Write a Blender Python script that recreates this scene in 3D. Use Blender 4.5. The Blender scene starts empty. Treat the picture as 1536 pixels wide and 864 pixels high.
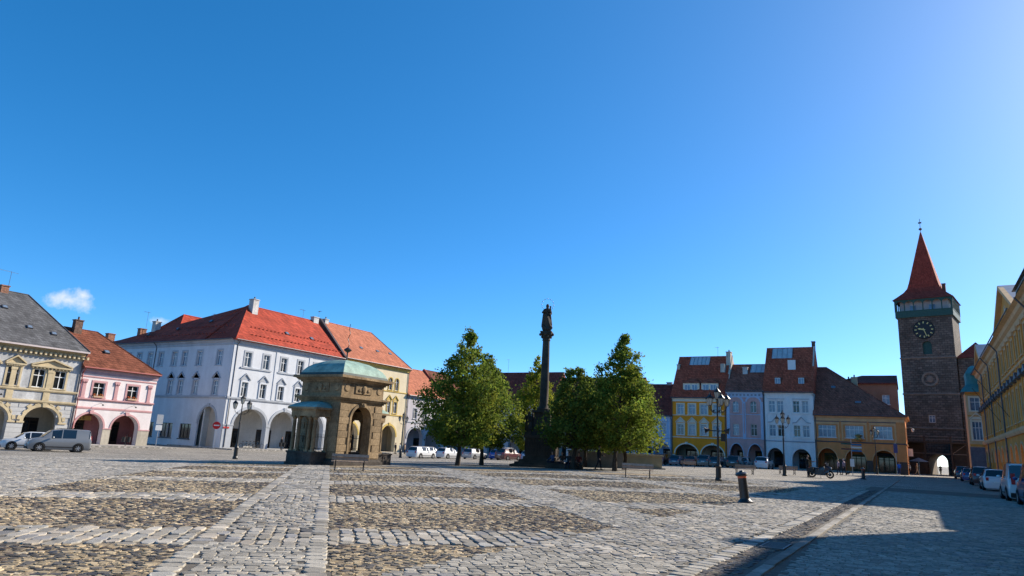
import bpy, bmesh, math, random
import numpy as np
from mathutils import Vector, Matrix, Euler
from mathutils.geometry import tessellate_polygon
sc = bpy.context.scene
col = sc.collection
R = math.radians
random.seed(7); rng = np.random.default_rng(11)

# ------------------------------------------------------------ camera, sky, sun, exposure
EYE = 1.5
PITCH, ROLL, YAW = 0.2258, 0.0522, -0.54075
cd = bpy.data.cameras.new('camera'); cam = bpy.data.objects.new('camera', cd); col.objects.link(cam)
cd.sensor_width = 36.0; cd.lens = 1017.0 / 1536.0 * 36.0; cd.clip_start = 0.1; cd.clip_end = 6000
_f = Vector((math.sin(YAW) * math.cos(PITCH), math.cos(YAW) * math.cos(PITCH), math.sin(PITCH)))
_r = Vector((math.cos(YAW), -math.sin(YAW), 0)); _u = _r.cross(_f)
_r2 = _r * math.cos(ROLL) + _u * math.sin(ROLL); _u2 = -_r * math.sin(ROLL) + _u * math.cos(ROLL)
cam.matrix_world = Matrix(((_r2.x, _u2.x, -_f.x, 0), (_r2.y, _u2.y, -_f.y, 0), (_r2.z, _u2.z, -_f.z, EYE), (0, 0, 0, 1)))
sc.camera = cam
SUN_AZ, SUN_EL = R(28.0), R(29.0)          # azimuth from +Y towards +X
world = bpy.data.worlds.new('World'); sc.world = world; world.use_nodes = True
wn = world.node_tree; wn.nodes.clear()
wo = wn.nodes.new('ShaderNodeOutputWorld'); bg = wn.nodes.new('ShaderNodeBackground'); sky = wn.nodes.new('ShaderNodeTexSky')
sky.sky_type = 'NISHITA'; sky.sun_disc = False; sky.sun_elevation = SUN_EL; sky.sun_rotation = SUN_AZ
sky.air_density = 0.5; sky.dust_density = 0.3; sky.ozone_density = 3.0; sky.altitude = 280
hs = wn.nodes.new('ShaderNodeHueSaturation'); hs.inputs['Saturation'].default_value = 1.40
bg.inputs['Strength'].default_value = 0.148
gm = wn.nodes.new('ShaderNodeGamma'); gm.inputs[1].default_value = 0.8; wn.links.new(sky.outputs[0], gm.inputs[0]); tn = wn.nodes.new('ShaderNodeMix'); tn.data_type = 'RGBA'; tn.blend_type = 'MULTIPLY'; tn.inputs[0].default_value = 1; tn.inputs[7].default_value = (.97, 1.02, 1.02, 1); wn.links.new(gm.outputs[0], tn.inputs[6]); wn.links.new(tn.outputs[2], hs.inputs['Color'])
# two small fair-weather clouds low over the left roofs
def _dir(px, py):
    v = _r2 * ((px - 768) / 1017) - _u2 * ((py - 432) / 1017) + _f
    return v.normalized()
tc = wn.nodes.new('ShaderNodeTexCoord')
nz = wn.nodes.new('ShaderNodeTexNoise'); nz.inputs['Scale'].default_value = 42; nz.inputs['Detail'].default_value = 7; nz.inputs['Roughness'].default_value = 0.62
wn.links.new(tc.outputs['Generated'], nz.inputs['Vector'])
prev = None
for (px, py, rx, ry, gain) in ((104, 450, .032, .015, .85), (124, 442, .014, .012, .8), (240, 482, .015, .007, .6)):
    d = _dir(px, py); side = d.cross(Vector((0, 0, 1))).normalized(); up = side.cross(d)
    def dot(vec, s):
        n = wn.nodes.new('ShaderNodeVectorMath'); n.operation = 'DOT_PRODUCT'; n.inputs[1].default_value = vec * s
        wn.links.new(tc.outputs['Generated'], n.inputs[0]); return n.outputs['Value']
    def mth(op, a, b=None):
        n = wn.nodes.new('ShaderNodeMath'); n.operation = op
        for i, q in enumerate((a, b)):
            if q is None: continue
            if isinstance(q, (int, float)): n.inputs[i].default_value = q
            else: wn.links.new(q, n.inputs[i])
        return n.outputs[0]
    a = dot(side, 1 / rx); b = dot(up, 1 / ry)
    r2 = mth('SQRT', mth('ADD', mth('MULTIPLY', a, a), mth('MULTIPLY', b, b)))
    front = mth('GREATER_THAN', dot(d, 1.0), 0.9)
    dens = mth('SUBTRACT', mth('ADD', mth('SUBTRACT', 1.0, r2), mth('MULTIPLY', mth('SUBTRACT', nz.outputs['Fac'], 0.5), 2.6)), 0.12)
    cn = wn.nodes.new('ShaderNodeClamp'); wn.links.new(mth('MULTIPLY', mth('MULTIPLY', dens, 1.1 * gain), front), cn.inputs[0])
    prev = cn.outputs[0] if prev is None else mth('MAXIMUM', prev, cn.outputs[0])
cmx = wn.nodes.new('ShaderNodeMix'); cmx.data_type = 'RGBA'
wn.links.new(prev, cmx.inputs[0]); wn.links.new(hs.outputs[0], cmx.inputs[6]); cmx.inputs[7].default_value = (2.7, 2.9, 3.2, 1)
wn.links.new(cmx.outputs[2], bg.inputs['Color']); wn.links.new(bg.outputs[0], wo.inputs['Surface'])
sd = bpy.data.lights.new('sun', 'SUN'); sd.energy = 4.0; sd.angle = R(0.53); sd.color = (1.0, 0.90, 0.76)
sun = bpy.data.objects.new('sun', sd); col.objects.link(sun)
_sv = Vector((math.sin(SUN_AZ) * math.cos(SUN_EL), math.cos(SUN_AZ) * math.cos(SUN_EL), math.sin(SUN_EL)))
sun.rotation_euler = _sv.to_track_quat('Z', 'Y').to_euler(); sun.location = (60, 100, 80)
sc.view_settings.view_transform = 'Standard'; sc.view_settings.look = 'None'; sc.view_settings.exposure = 1.14; sc.view_settings.gamma = 1.0
try: sc.view_settings.use_curve_mapping = False
except Exception: pass
sc.render.engine = 'CYCLES'; sc.cycles.use_denoising = True; sc.cycles.max_bounces = 6; sc.cycles.caustics_reflective = False; sc.cycles.caustics_refractive = False
sc.cycles.sample_clamp_indirect = 6.0

# ------------------------------------------------------------ materials
MATS = {}
def mat(name, base, rough=.85, var=.12, vs=1.3, bump=0.0, bs=30.0, metal=0.0, spec=.3, pat=None, ps=(1, 1), mortar=.5, emit=None, objrand=0.0, attr=None, streak=0.0, trans=0.0, coat=0.0):
    if name in MATS: return MATS[name]
    m = bpy.data.materials.new(name); m.use_nodes = True; nt = m.node_tree; N = nt.nodes; L = nt.links
    p = N['Principled BSDF']; p.inputs['Roughness'].default_value = rough; p.inputs['Metallic'].default_value = metal
    p.inputs['Specular IOR Level'].default_value = spec
    if coat: p.inputs['Coat Weight'].default_value = coat; p.inputs['Coat Roughness'].default_value = .04
    tc = N.new('ShaderNodeTexCoord'); vec = tc.outputs['Object']
    def noise(scale, det=4, vec=vec, ro=.6):
        n = N.new('ShaderNodeTexNoise'); n.inputs['Scale'].default_value = scale; n.inputs['Detail'].default_value = det; n.inputs['Roughness'].default_value = ro
        L.new(vec, n.inputs['Vector']); return n.outputs['Fac']
    def mr(v, a, b, lo=.3, hi=.7):
        n = N.new('ShaderNodeMapRange'); L.new(v, n.inputs[0]); n.inputs[1].default_value = lo; n.inputs[2].default_value = hi; n.inputs[3].default_value = a; n.inputs[4].default_value = b; return n.outputs[0]
    def mul(c, f):
        n = N.new('ShaderNodeMix'); n.data_type = 'RGBA'; n.blend_type = 'MULTIPLY'; n.inputs[0].default_value = 1
        L.new(c, n.inputs[6]); L.new(f, n.inputs[7]); return n.outputs[2]
    rgb = N.new('ShaderNodeRGB'); rgb.outputs[0].default_value = (*base, 1); c = rgb.outputs[0]
    if attr:
        a = N.new('ShaderNodeAttribute'); a.attribute_name = attr; c = a.outputs['Color']
    if objrand:
        oi = N.new('ShaderNodeObjectInfo'); c = mul(c, mr(oi.outputs['Random'], 1 - objrand, 1 + objrand, 0, 1))
    if attr is None and objrand and pat == 'oc':
        pass
    hgt = None
    if pat in ('tile', 'block', 'sett'):
        sp = N.new('ShaderNodeSeparateXYZ'); L.new(vec, sp.inputs[0])
        ad = N.new('ShaderNodeMath'); ad.operation = 'ADD'; L.new(sp.outputs[0], ad.inputs[0]); L.new(sp.outputs[1], ad.inputs[1])
        cb = N.new('ShaderNodeCombineXYZ')
        if pat == 'sett': L.new(sp.outputs[0], cb.inputs[0]); L.new(sp.outputs[1], cb.inputs[1])
        else: L.new(ad.outputs[0], cb.inputs[0]); L.new(sp.outputs[2], cb.inputs[1])
        br = N.new('ShaderNodeTexBrick'); br.inputs['Scale'].default_value = 1; br.inputs['Brick Width'].default_value = ps[0]; br.inputs['Row Height'].default_value = ps[1]
        br.inputs['Mortar Size'].default_value = .03 * min(ps) * (4 if pat != 'tile' else 3); br.inputs['Mortar Smooth'].default_value = .3
        br.inputs['Color1'].default_value = (.7, .7, .7, 1); br.inputs['Color2'].default_value = (1.28, 1.28, 1.28, 1); br.inputs['Mortar'].default_value = (mortar, mortar, mortar, 1)
        if pat != 'tile':
            nd = N.new('ShaderNodeTexNoise'); nd.inputs['Scale'].default_value = 1.5 / min(ps); L.new(vec, nd.inputs['Vector'])
            mv = N.new('ShaderNodeVectorMath'); mv.operation = 'MULTIPLY_ADD'; L.new(nd.outputs['Color'], mv.inputs[0]); mv.inputs[1].default_value = (.5 * ps[1],) * 3; L.new(cb.outputs[0], mv.inputs[2]); L.new(mv.outputs[0], br.inputs['Vector'])
        else: L.new(cb.outputs[0], br.inputs['Vector'])
        c = mul(c, br.outputs['Color']); hgt = mr(br.outputs['Fac'], 1, 0, 0, 1)
    if var:
        c = mul(c, mr(noise(vs), 1 - var, 1 + var)); c = mul(c, mr(noise(vs * 9, 3), 1 - var * .6, 1 + var * .6))
    if streak:
        mp = N.new('ShaderNodeMapping'); mp.inputs['Scale'].default_value = (.7, .7, .10); L.new(vec, mp.inputs[0])
        c = mul(c, mr(noise(1.3, 6, mp.outputs[0]), 1 - streak * .8, 1.03, .30, .66))
    L.new(c, p.inputs['Base Color'])
    if bump or hgt is not None:
        b = N.new('ShaderNodeBump'); b.inputs['Strength'].default_value = max(bump, .35 if hgt is not None else 0); b.inputs['Distance'].default_value = .03
        nb = noise(bs, 5)
        if hgt is not None:
            s = N.new('ShaderNodeMath'); s.operation = 'MULTIPLY_ADD'; L.new(hgt, s.inputs[0]); s.inputs[1].default_value = 1.6; L.new(nb, s.inputs[2]); L.new(s.outputs[0], b.inputs['Height'])
        else: L.new(nb, b.inputs['Height'])
        L.new(b.outputs[0], p.inputs['Normal'])
    if emit: p.inputs['Emission Color'].default_value = (*emit, 1); p.inputs['Emission Strength'].default_value = 1
    if trans:
        t = N.new('ShaderNodeBsdfTranslucent'); L.new(c, t.inputs['Color']); mx = N.new('ShaderNodeMixShader'); mx.inputs[0].default_value = trans
        L.new(p.outputs[0], mx.inputs[1]); L.new(t.outputs[0], mx.inputs[2]); L.new(mx.outputs[0], N['Material Output'].inputs['Surface'])
    MATS[name] = m; return m
def plaster(name, c, v=.07, st=.12): return mat(name, c, .92, v * 1.7, .5, .15, 40, streak=st * 1.8, spec=.08)
def tiles(name, c, v=.16, ps=(.24, .33)): return mat(name, c, .85, v, .5, .3, 30, pat='tile', ps=ps, mortar=.45, spec=.1)
def glass(name, c, rough=.04, spec=1.0, var=.35): return mat(name, c, rough, var, .7, spec=spec)
WHITEW = mat('window_white', (.72, .72, .70), .5, .04)
GL_D = glass('glass_dark', (.016, .018, .020), spec=.5); GL_L = glass('glass_curtained', (.15, .20, .27), .12, spec=.6)
GL_M = glass('glass_half_curtain', (.07, .075, .08), .08, spec=.5, var=.6); GL_C = glass('glass_pale_curtain', (.26, .30, .34), .2, spec=.5, var=.3)
GL_CAR = glass('car_glass', (.010, .012, .014), spec=.9)
BLACKIRON = mat('black_iron', (.012, .012, .013), .45, .2, 4, spec=.5)
RUBBER = mat('tyre_rubber', (.012, .012, .012), .9, .1); ALU = mat('rim_alloy', (.45, .45, .46), .35, .08, metal=.8)
DARKWOOD = mat('dark_timber', (.030, .022, .016), .8, .3, 6, .2)
COPPER = mat('copper_patina', (.25, .37, .31), .72, .3, 1.6, .15, 20, streak=.3)
ZINC = mat('zinc_sheet', (.28, .29, .31), .42, .14, 1.5, metal=.5)
LEAD = mat('gutter_metal', (.10, .10, .11), .5, .15, 3, metal=.4)
DIRTY_STONE = mat('pavement_slab', (.26, .245, .22), .9, .15, 1.2, .2, 30)

# ------------------------------------------------------------ mesh helpers
class MB:
    def __init__(s, M=None): s.v = []; s.f = []; s.m = []; s.M = M
    def add(s, vs, fs, mi=0, M=None):
        o = len(s.v); MM = M or s.M
        s.v += [tuple(MM @ Vector(q)) for q in vs] if MM else [tuple(q) for q in vs]
        s.f += [tuple(o + i for i in f) for f in fs]; s.m += [mi] * len(fs); return s
    def box(s, x0, x1, y0, y1, z0, z1, mi=0, M=None, tx=0, ty=0):
        v = [(x0, y0, z0), (x1, y0, z0), (x1, y1, z0), (x0, y1, z0), (x0 + tx, y0 + ty, z1), (x1 - tx, y0 + ty, z1), (x1 - tx, y1 - ty, z1), (x0 + tx, y1 - ty, z1)]
        return s.add(v, [(0, 3, 2, 1), (4, 5, 6, 7), (0, 1, 5, 4), (1, 2, 6, 5), (2, 3, 7, 6), (3, 0, 4, 7)], mi, M)
    def tube(s, p0, p1, r0, r1=None, n=8, mi=0, cap=True):
        r1 = r0 if r1 is None else r1; p0 = Vector(p0); p1 = Vector(p1); d = (p1 - p0).normalized()
        a = d.orthogonal().normalized(); b = d.cross(a); v = []
        for p, r in ((p0, r0), (p1, r1)):
            for i in range(n):
                t = 2 * math.pi * i / n; v.append(p + a * (r * math.cos(t)) + b * (r * math.sin(t)))
        f = [(i, (i + 1) % n, n + (i + 1) % n, n + i) for i in range(n)]
        if cap: f += [tuple(range(n - 1, -1, -1)), tuple(range(n, 2 * n))]
        return s.add(v, f, mi)
    def path(s, pts, r, n=6, mi=0):
        for a, b in zip(pts[:-1], pts[1:]): s.tube(a, b, r, r, n, mi)
        return s
    def lathe(s, prof, n=16, mi=0, c=(0, 0, 0), axis='z', cap=True):
        v = []
        for (r, z) in prof:
            for i in range(n):
                t = 2 * math.pi * i / n; x, y = r * math.cos(t), r * math.sin(t)
                q = (x, y, z) if axis == 'z' else ((z, x, y) if axis == 'x' else (x, z, y))
                v.append((q[0] + c[0], q[1] + c[1], q[2] + c[2]))
        f = []
        for j in range(len(prof) - 1):
            for i in range(n): f.append((j * n + i, j * n + (i + 1) % n, (j + 1) * n + (i + 1) % n, (j + 1) * n + i))
        if cap: f += [tuple(range(n - 1, -1, -1)), tuple(range((len(prof) - 1) * n, len(prof) * n))]
        return s.add(v, f, mi)
    def prism(s, poly, y0, y1, mi=0, plane='xz'):
        """2-D polygon extruded: plane xz along y, yz along x, xy along z"""
        n = len(poly)
        def P(a, b, t): return (a, t, b) if plane == 'xz' else ((t, a, b) if plane == 'yz' else (a, b, t))
        v = [P(a, b, y0) for a, b in poly] + [P(a, b, y1) for a, b in poly]
        f = [tuple(range(n)), tuple(range(2 * n - 1, n - 1, -1))] + [(i, n + i, n + (i + 1) % n, (i + 1) % n) for i in range(n)]
        return s.add(v, f, mi)
    def ell(s, c, r, n=10, m=6, mi=0, M=None):
        v = [];
        for j in range(1, m):
            a = math.pi * j / m
            for i in range(n):
                t = 2 * math.pi * i / n; v.append((c[0] + r[0] * math.sin(a) * math.cos(t), c[1] + r[1] * math.sin(a) * math.sin(t), c[2] + r[2] * math.cos(a)))
        v += [(c[0], c[1], c[2] + r[2]), (c[0], c[1], c[2] - r[2])]; T, B = len(v) - 2, len(v) - 1; f = []
        for j in range(m - 2):
            for i in range(n): f.append((j * n + i, (j + 1) * n + i, (j + 1) * n + (i + 1) % n, j * n + (i + 1) % n))
        for i in range(n): f += [(T, i, (i + 1) % n), (B, (m - 2) * n + (i + 1) % n, (m - 2) * n + i)]
        return s.add(v, f, mi, M)
    def mesh(s, name, mats, smooth=None):
        me = bpy.data.meshes.new(name); me.from_pydata(s.v, [], s.f)
        for q in (mats if isinstance(mats, (list, tuple)) else [mats]): me.materials.append(q)
        if len(me.materials) > 1: me.polygons.foreach_set('material_index', s.m)
        bm = bmesh.new(); bm.from_mesh(me); bmesh.ops.recalc_face_normals(bm, faces=bm.faces); bm.to_mesh(me); bm.free()
        if smooth is not None:
            me.polygons.foreach_set('use_smooth', [True] * len(me.polygons)); me.set_sharp_from_angle(angle=R(smooth))
        me.update(); return me
    def build(s, name, mats, parent=None, loc=(0, 0, 0), rot=None, smooth=None):
        return link(name, s.mesh(name, mats, smooth), parent, loc, rot)
def link(name, me, parent=None, loc=(0, 0, 0), rot=None):
    o = bpy.data.objects.new(name, me); col.objects.link(o); o.parent = parent; o.location = loc
    if rot is not None: o.rotation_euler = rot if hasattr(rot, '__len__') else (0, 0, rot)
    return o
def tag(o, label, cat, group=None):
    o['label'] = label; o['category'] = cat
    if group: o['group'] = group
    return o
def thing(name, label, cat, loc=(0, 0, 0), rz=0.0, group=None):
    o = link(name, None, None, loc, rz); o.empty_display_size = .3; return tag(o, label, cat, group)
def struct(o): o['kind'] = 'structure'; return o
def stuff(o): o['kind'] = 'stuff'; return o
CACHE = {}
def cached(key, fn):
    if key not in CACHE: CACHE[key] = fn()
    return CACHE[key]

# ------------------------------------------------------------ ground
GX = [-4000, -400, -100, -76, -70, -64, -58, -50, -40, -30, -20, -12, 0, 8, 60, 400, 4000]
GZ = [-1.12, -1.12, -1.10, -1.09, -1.08, -1.04, -.97, -.82, -.56, -.33, -.12, -.02, 0, 0, 0, 0, 0]
def gz(x): return float(np.interp(x, GX, GZ))
GZV = lambda x: np.interp(x, GX, GZ)
gy = [-3000, -200, -40, 0, 40, 80, 120, 160, 220, 400, 5000]
v = [(x, y, z - .012) for y in gy for x, z in zip(GX, GZ)]; n = len(GX)
f = [(j * n + i, j * n + i + 1, (j + 1) * n + i + 1, (j + 1) * n + i) for j in range(len(gy) - 1) for i in range(n - 1)]
SETT_FAR = mat('sett_paving_far', (.32, .29, .245), .85, .22, .35, .8, 18, pat='sett', ps=(.22, .17), mortar=.35)
ground = struct(MB().add(v, f).build('ground', SETT_FAR))

# paving frame: u across the diagonal path, v along it (towards the well house)
PO = np.array([-5.667, 5.860]); Dv = np.array([-.7066, .7076]); Eu = np.array([.7076, .7066])
def uv(x, y): return (x - PO[0]) * Eu[0] + (y - PO[1]) * Eu[1], (x - PO[0]) * Dv[0] + (y - PO[1]) * Dv[1]
def xy(u, v): return PO[0] + u * Eu[0] + v * Dv[0], PO[1] + u * Eu[1] + v * Dv[1]
BANDS = ((2.1, 3.75), (8.6, 10.35), (15.3, 17.4), (22.4, 24.2), (29.2, 31))
COLS = ((-6.7, -1.8), (0.0, 5.42), (7.45, 14.5), (16.2, 23.4))
def zone(x, y):
    """0 plain setts, 1 path setts, 2 band setts, 3 dark cobble field, 4 path edge row"""
    u, v = uv(x, y); z = np.zeros_like(u, int); vb = v - .07 * u
    # ragged outline of the cobble fields
    inc = np.zeros(u.shape, bool)
    for a, b in COLS: inc |= (u > a) & (u < b)
    inb = np.zeros(u.shape, bool)
    for a, b in BANDS: inb |= (vb > a) & (vb < b)
    diag = (x < -5.25) & (v < 37) & (v > -12)
    path = (u > -1.8) & (u < 0) & (v < 36)
    z[path] = 1; z[path & inb] = 2; z[path & ((u < -1.52) | (u > -.28))] = 4
    z[inc & diag & inb] = 2; z[inc & diag & ~inb] = 3
    return z
def inview(x, y, margin=3):
    az = np.arctan2(x, y) - YAW
    return (np.abs(az) < R(40)) | (np.hypot(x, y) < margin)
FARC = 51.0
def stones(cx, cy, lx, ly, ang, colr, hmin, hmax, hi):
    """numpy: build bevelled paving stones -> verts, faces, vertex colours"""
    n = len(cx); k = 8 if hi else 4
    if hi: base = np.array([(-1, -.55), (-.55, -1), (.55, -1), (1, -.55), (1, .55), (.55, 1), (-.55, 1), (-1, .55)], float)
    else: base = np.array([(-1, -1), (1, -1), (1, 1), (-1, 1)], float)
    J = 1 + rng.normal(0, .07, (n, k, 2)); P = base[None] * J
    top = P * np.array([.92, .92]); ca, sa = np.cos(ang)[:, None], np.sin(ang)[:, None]
    def place(Q, z):
        X = Q[..., 0] * (lx / 2)[:, None]; Y = Q[..., 1] * (ly / 2)[:, None]
        return np.stack([cx[:, None] + X * ca - Y * sa, cy[:, None] + X * sa + Y * ca, z], -1)
    g = GZV(cx)[:, None]; h = rng.uniform(hmin, hmax, (n, 1)) + rng.normal(0, .003, (n, k))
    V = np.concatenate([place(top, g + h), place(P, g + h - .007), place(P, g - .03 + 0 * h)], 1)
    i = np.arange(k); j = (i + 1) % k
    loops = []; 
    F = [i] 
    q1 = np.stack([i + k, j + k, j, i], 1); q2 = np.stack([i + 2 * k, j + 2 * k, j + k, i + k], 1)
    per = 3 * k; off = (np.arange(n) * per)[:, None]
    topf = (off + i[None]).reshape(-1); quads = (off[:, :, None] + np.concatenate([q1, q2])[None]).reshape(-1)
    nv = n * per; loopv = np.concatenate([topf, quads])
    lt = np.concatenate([np.full(n, k), np.full(n * 2 * k, 4)])
    return V.reshape(-1, 3), loopv, lt, np.repeat(colr, per, axis=0)
def stone_mesh(name, parts, m):
    Vs, Ls, Ts, Cs = [], [], [], []; o = 0
    for V, l, t, c in parts:
        Vs.append(V); Ls.append(l + o); Ts.append(t); Cs.append(c); o += len(V)
    V = np.concatenate(Vs); l = np.concatenate(Ls); t = np.concatenate(Ts); c = np.concatenate(Cs)
    me = bpy.data.meshes.new(name); me.vertices.add(len(V)); me.vertices.foreach_set('co', V.astype(np.float32).ravel())
    me.loops.add(len(l)); me.loops.foreach_set('vertex_index', l.astype(np.int32)); me.polygons.add(len(t))
    st = np.concatenate([[0], np.cumsum(t)[:-1]]); me.polygons.foreach_set('loop_start', st.astype(np.int32)); me.polygons.foreach_set('loop_total', t.astype(np.int32))
    a = me.attributes.new('tint', 'FLOAT_COLOR', 'POINT'); a.data.foreach_set('color', np.concatenate([c, np.ones((len(c), 1))], 1).astype(np.float32).ravel())
    me.materials.append(m); me.update(calc_edges=True); me.polygons.foreach_set('use_smooth', np.zeros(len(t), bool)); me.validate(); return me
GRANITE = np.array([(.33, .30, .255), (.29, .275, .245), (.37, .325, .265), (.24, .23, .22), (.31, .28, .23), (.39, .355, .30), (.27, .245, .205)])
DARKC = np.array([(.055, .055, .06), (.075, .072, .07), (.10, .085, .072), (.045, .048, .056), (.13, .10, .08), (.16, .12, .085), (.085, .08, .078)])
SANDY = np.array([(.40, .315, .20), (.33, .26, .165), (.36, .30, .21), (.28, .22, .15), (.44, .35, .23)])
def tint(n, pal, j=.12): return pal[rng.integers(0, len(pal), n)] * (1 + rng.normal(0, j, (n, 1)))
def lattice(u0, u1, v0, v1, row, ln, jit):
    """courses along u: returns centres and sizes"""
    U, Vv, A, B = [], [], [], []
    v = v0; 
    while v < v1:
        rh = row * rng.uniform(.88, 1.14); n = int((u1 - u0) / ln * 1.1) + 2
        w = ln * rng.uniform(.65, 1.4, n); e = np.cumsum(w) + u0 + rng.uniform(-.2, .2); c = e - w / 2
        k = (c > u0) & (c < u1)
        U.append(c[k]); Vv.append(np.full(k.sum(), v + rh / 2) + rng.normal(0, jit, k.sum())); A.append(w[k] * .975); B.append(np.full(k.sum(), rh * .96) * rng.uniform(.9, 1.03, k.sum())); v += rh
    return map(np.concatenate, (U, Vv, A, B))
A45 = math.atan2(Eu[1], Eu[0])
allst = []       # (cx,cy,lx,ly,ang,color,hmin,hmax,kind)
def push(u, v, a, b, ang, sel, kind, pal, h0, h1, local=True, jit=.17):
    x, y = xy(u, v) if local else (u, v); d = np.hypot(x, y)
    k = sel(x, y) & inview(x, y) & (d > 6.2) & (d < FARC); n = int(k.sum())
    allst.append([x[k], y[k], a[k], b[k], (ang if np.ndim(ang) else np.full(len(x), ang))[k] + rng.normal(0, .05, n), tint(n, pal, jit), h0, h1, kind])
# plain setts of the square, laid in courses along u
u_, v_, a_, b_ = lattice(-34, 44, -14, 48, .142, .162, .010)
push(u_, v_, a_, b_, A45, lambda x, y: (zone(x, y) == 0) & (x < -2.86), 'sett', GRANITE, .021, .030)
# path setts (irregular) and edge rows
u_, v_, a_, b_ = lattice(-1.52, -.28, -6, 38, .152, .16, .014)
push(u_, v_, a_, b_, A45, lambda x, y: zone(x, y) == 1, 'sett', GRANITE, .021, .032)
for uc in (-1.66, -.14):
    vv = np.arange(-6, 36, .27); vv = vv + rng.normal(0, .01, len(vv))
    push(np.full(len(vv), uc), vv, np.full(len(vv), .25), np.full(len(vv), .255), A45, lambda x, y: zone(x, y) == 4, 'sett', GRANITE, .026, .034)
# bands: columns of long setts along v
v2, u2, b2, a2 = lattice(-2, 33, -7, 24, .20, .34, .006)
push(u2, v2, a2 * .95, b2, A45, lambda x, y: zone(x, y) == 2, 'sett', GRANITE * .97, .02, .036)
# dark cobble fields: jittered small stones with sandy joints
g = np.arange(-8, 24, .118); gv = np.arange(-8, 34, .112); uu, vv = np.meshgrid(g, gv); uu = (uu + (np.arange(len(gv)) % 2)[:, None] * .06).ravel() + rng.normal(0, .02, uu.size); vv = vv.ravel() + rng.normal(0, .018, vv.size)
_wv = np.sin(uu * .9 + 1.3 * np.sin(vv * .45)) + np.sin(vv * .7 + 2.1 * np.sin(uu * .33 + 1)) + .6 * np.sin(uu * 2.7 + vv * 1.9); keep = rng.random(uu.size) < .95; ptan = np.clip(.46 + .13 * _wv, .12, .85)[keep]; uu, vv = uu[keep], vv[keep]; n = len(uu)
push(uu, vv, rng.uniform(.065, .13, n), rng.uniform(.06, .11, n), rng.uniform(0, 3.1, n), lambda x, y: zone(x, y) == 3, 'cobble', DARKC, .017, .028, jit=.2)
_s = allst[-1]; _u, _v = uv(_s[0], _s[1]); _w = np.sin(_u * .9 + 1.3 * np.sin(_v * .45)) + np.sin(_v * .7 + 2.1 * np.sin(_u * .33 + 1)) + .6 * np.sin(_u * 2.7 + _v * 1.9)
_t = rng.random(len(_u)) < np.clip(.50 + .14 * _w, .12, .88); _s[5][_t] = tint(int(_t.sum()), SANDY, .18)
# light border row, dark gutter, road setts
yy = np.arange(2, 44, .24); push(np.full(len(yy), -2.68), yy, np.full(len(yy), .28), np.full(len(yy), .225), 0, lambda x, y: x < 0, 'sett', GRANITE * 1.08, .02, .034, False)
gx = np.arange(-2.50, -2.08, .105); gg = np.arange(2, 44, .115); xx, yy = np.meshgrid(gx, gg); xx = xx.ravel() + rng.normal(0, .014, xx.size); yy = yy.ravel() + rng.normal(0, .014, yy.size); n = len(xx)
push(xx, yy, rng.uniform(.08, .115, n), rng.uniform(.08, .11, n), rng.uniform(0, 3, n), lambda x, y: ~((x > -2.46) & (x < -1.95) & (y > 12.6) & (y < 13.5)), 'cobble', DARKC * 1.25, .012, .022, False)
x2, y2, a2, b2 = lattice(-1.78, 12, 2, 44, .11, .14, .004)
push(x2, y2, a2, b2, 0, lambda x, y: x > -1.76, 'road_sett', GRANITE * .92, .018, .0225, False, jit=.10)
STONE_M = mat('granite_sett', (.3, .3, .3), .82, .2, .7, .3, 60, attr='tint', spec=.2)
COBBLE_M = mat('basalt_cobble', (.1, .1, .1), .8, .25, 1.1, .3, 70, attr='tint', spec=.2)
SET1 = mat('granite_sett_single', (.32, .295, .25), .82, .2, 3, .3, 60, objrand=.3, spec=.2)
COB1 = mat('basalt_cobble_single', (.085, .076, .066), .75, .22, 12, .3, 70, objrand=.5); COB2 = mat('sandy_cobble_single', (.36, .285, .18), .85, .22, 12, .3, 70, objrand=.25)
BED = mat('joint_grit', (.125, .11, .09), .95, .25, 5, .3, 40)
SAND = mat('joint_sand', (.27, .21, .135), .95, .4, 3.2, .6, 45)
# bed sheets: grit under the setts, pale sand in the cobble fields
def sheet(poly, z, m, name, step=1.5):
    bm = bmesh.new(); vs = [bm.verts.new((x, y, gz(x) + z)) for x, y in poly]; bm.faces.new(vs)
    for xc in GX:
        if min(p[0] for p in poly) < xc < max(p[0] for p in poly):
            bmesh.ops.bisect_plane(bm, geom=bm.verts[:] + bm.edges[:] + bm.faces[:], plane_co=(xc, 0, 0), plane_no=(1, 0, 0))
    for q in bm.verts: q.co.z = gz(q.co.x) + z
    me = bpy.data.meshes.new(name); bm.to_mesh(me); bm.free(); me.materials.append(m); return link(name, me, ground)
arc = [(FARC * math.sin(YAW + R(a)), FARC * math.cos(YAW + R(a))) for a in range(-41, 42, 3)]
sheet([(0, 3), (-4, 1)] + [p for p in arc if p[0] < 12], +.010, BED, 'joint_bed')
cu, cv = np.meshgrid(np.arange(-6.7, 23.4, .25), np.arange(-9, 37.5, .25)); cx_, cy_ = xy(cu.ravel() + .125, cv.ravel() + .125)
ok = (zone(cx_, cy_) == 3) & (np.hypot(cx_, cy_) < FARC) & inview(cx_, cy_); bm_ = MB()
for u0, v0 in zip(cu.ravel()[ok], cv.ravel()[ok]):
    q = [xy(u0 + a, v0 + b) for a, b in ((-.012, -.012), (.262, -.012), (.262, .262), (-.012, .262))]; bm_.add([(x, y, gz(x) + .0145) for x, y in q], [(0, 1, 2, 3)])
me = bpy.data.meshes.new('sand_bed'); me.from_pydata(bm_.v, [], bm_.f); me.materials.append(SAND); stuff(link('sand_bed', me, ground))
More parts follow.
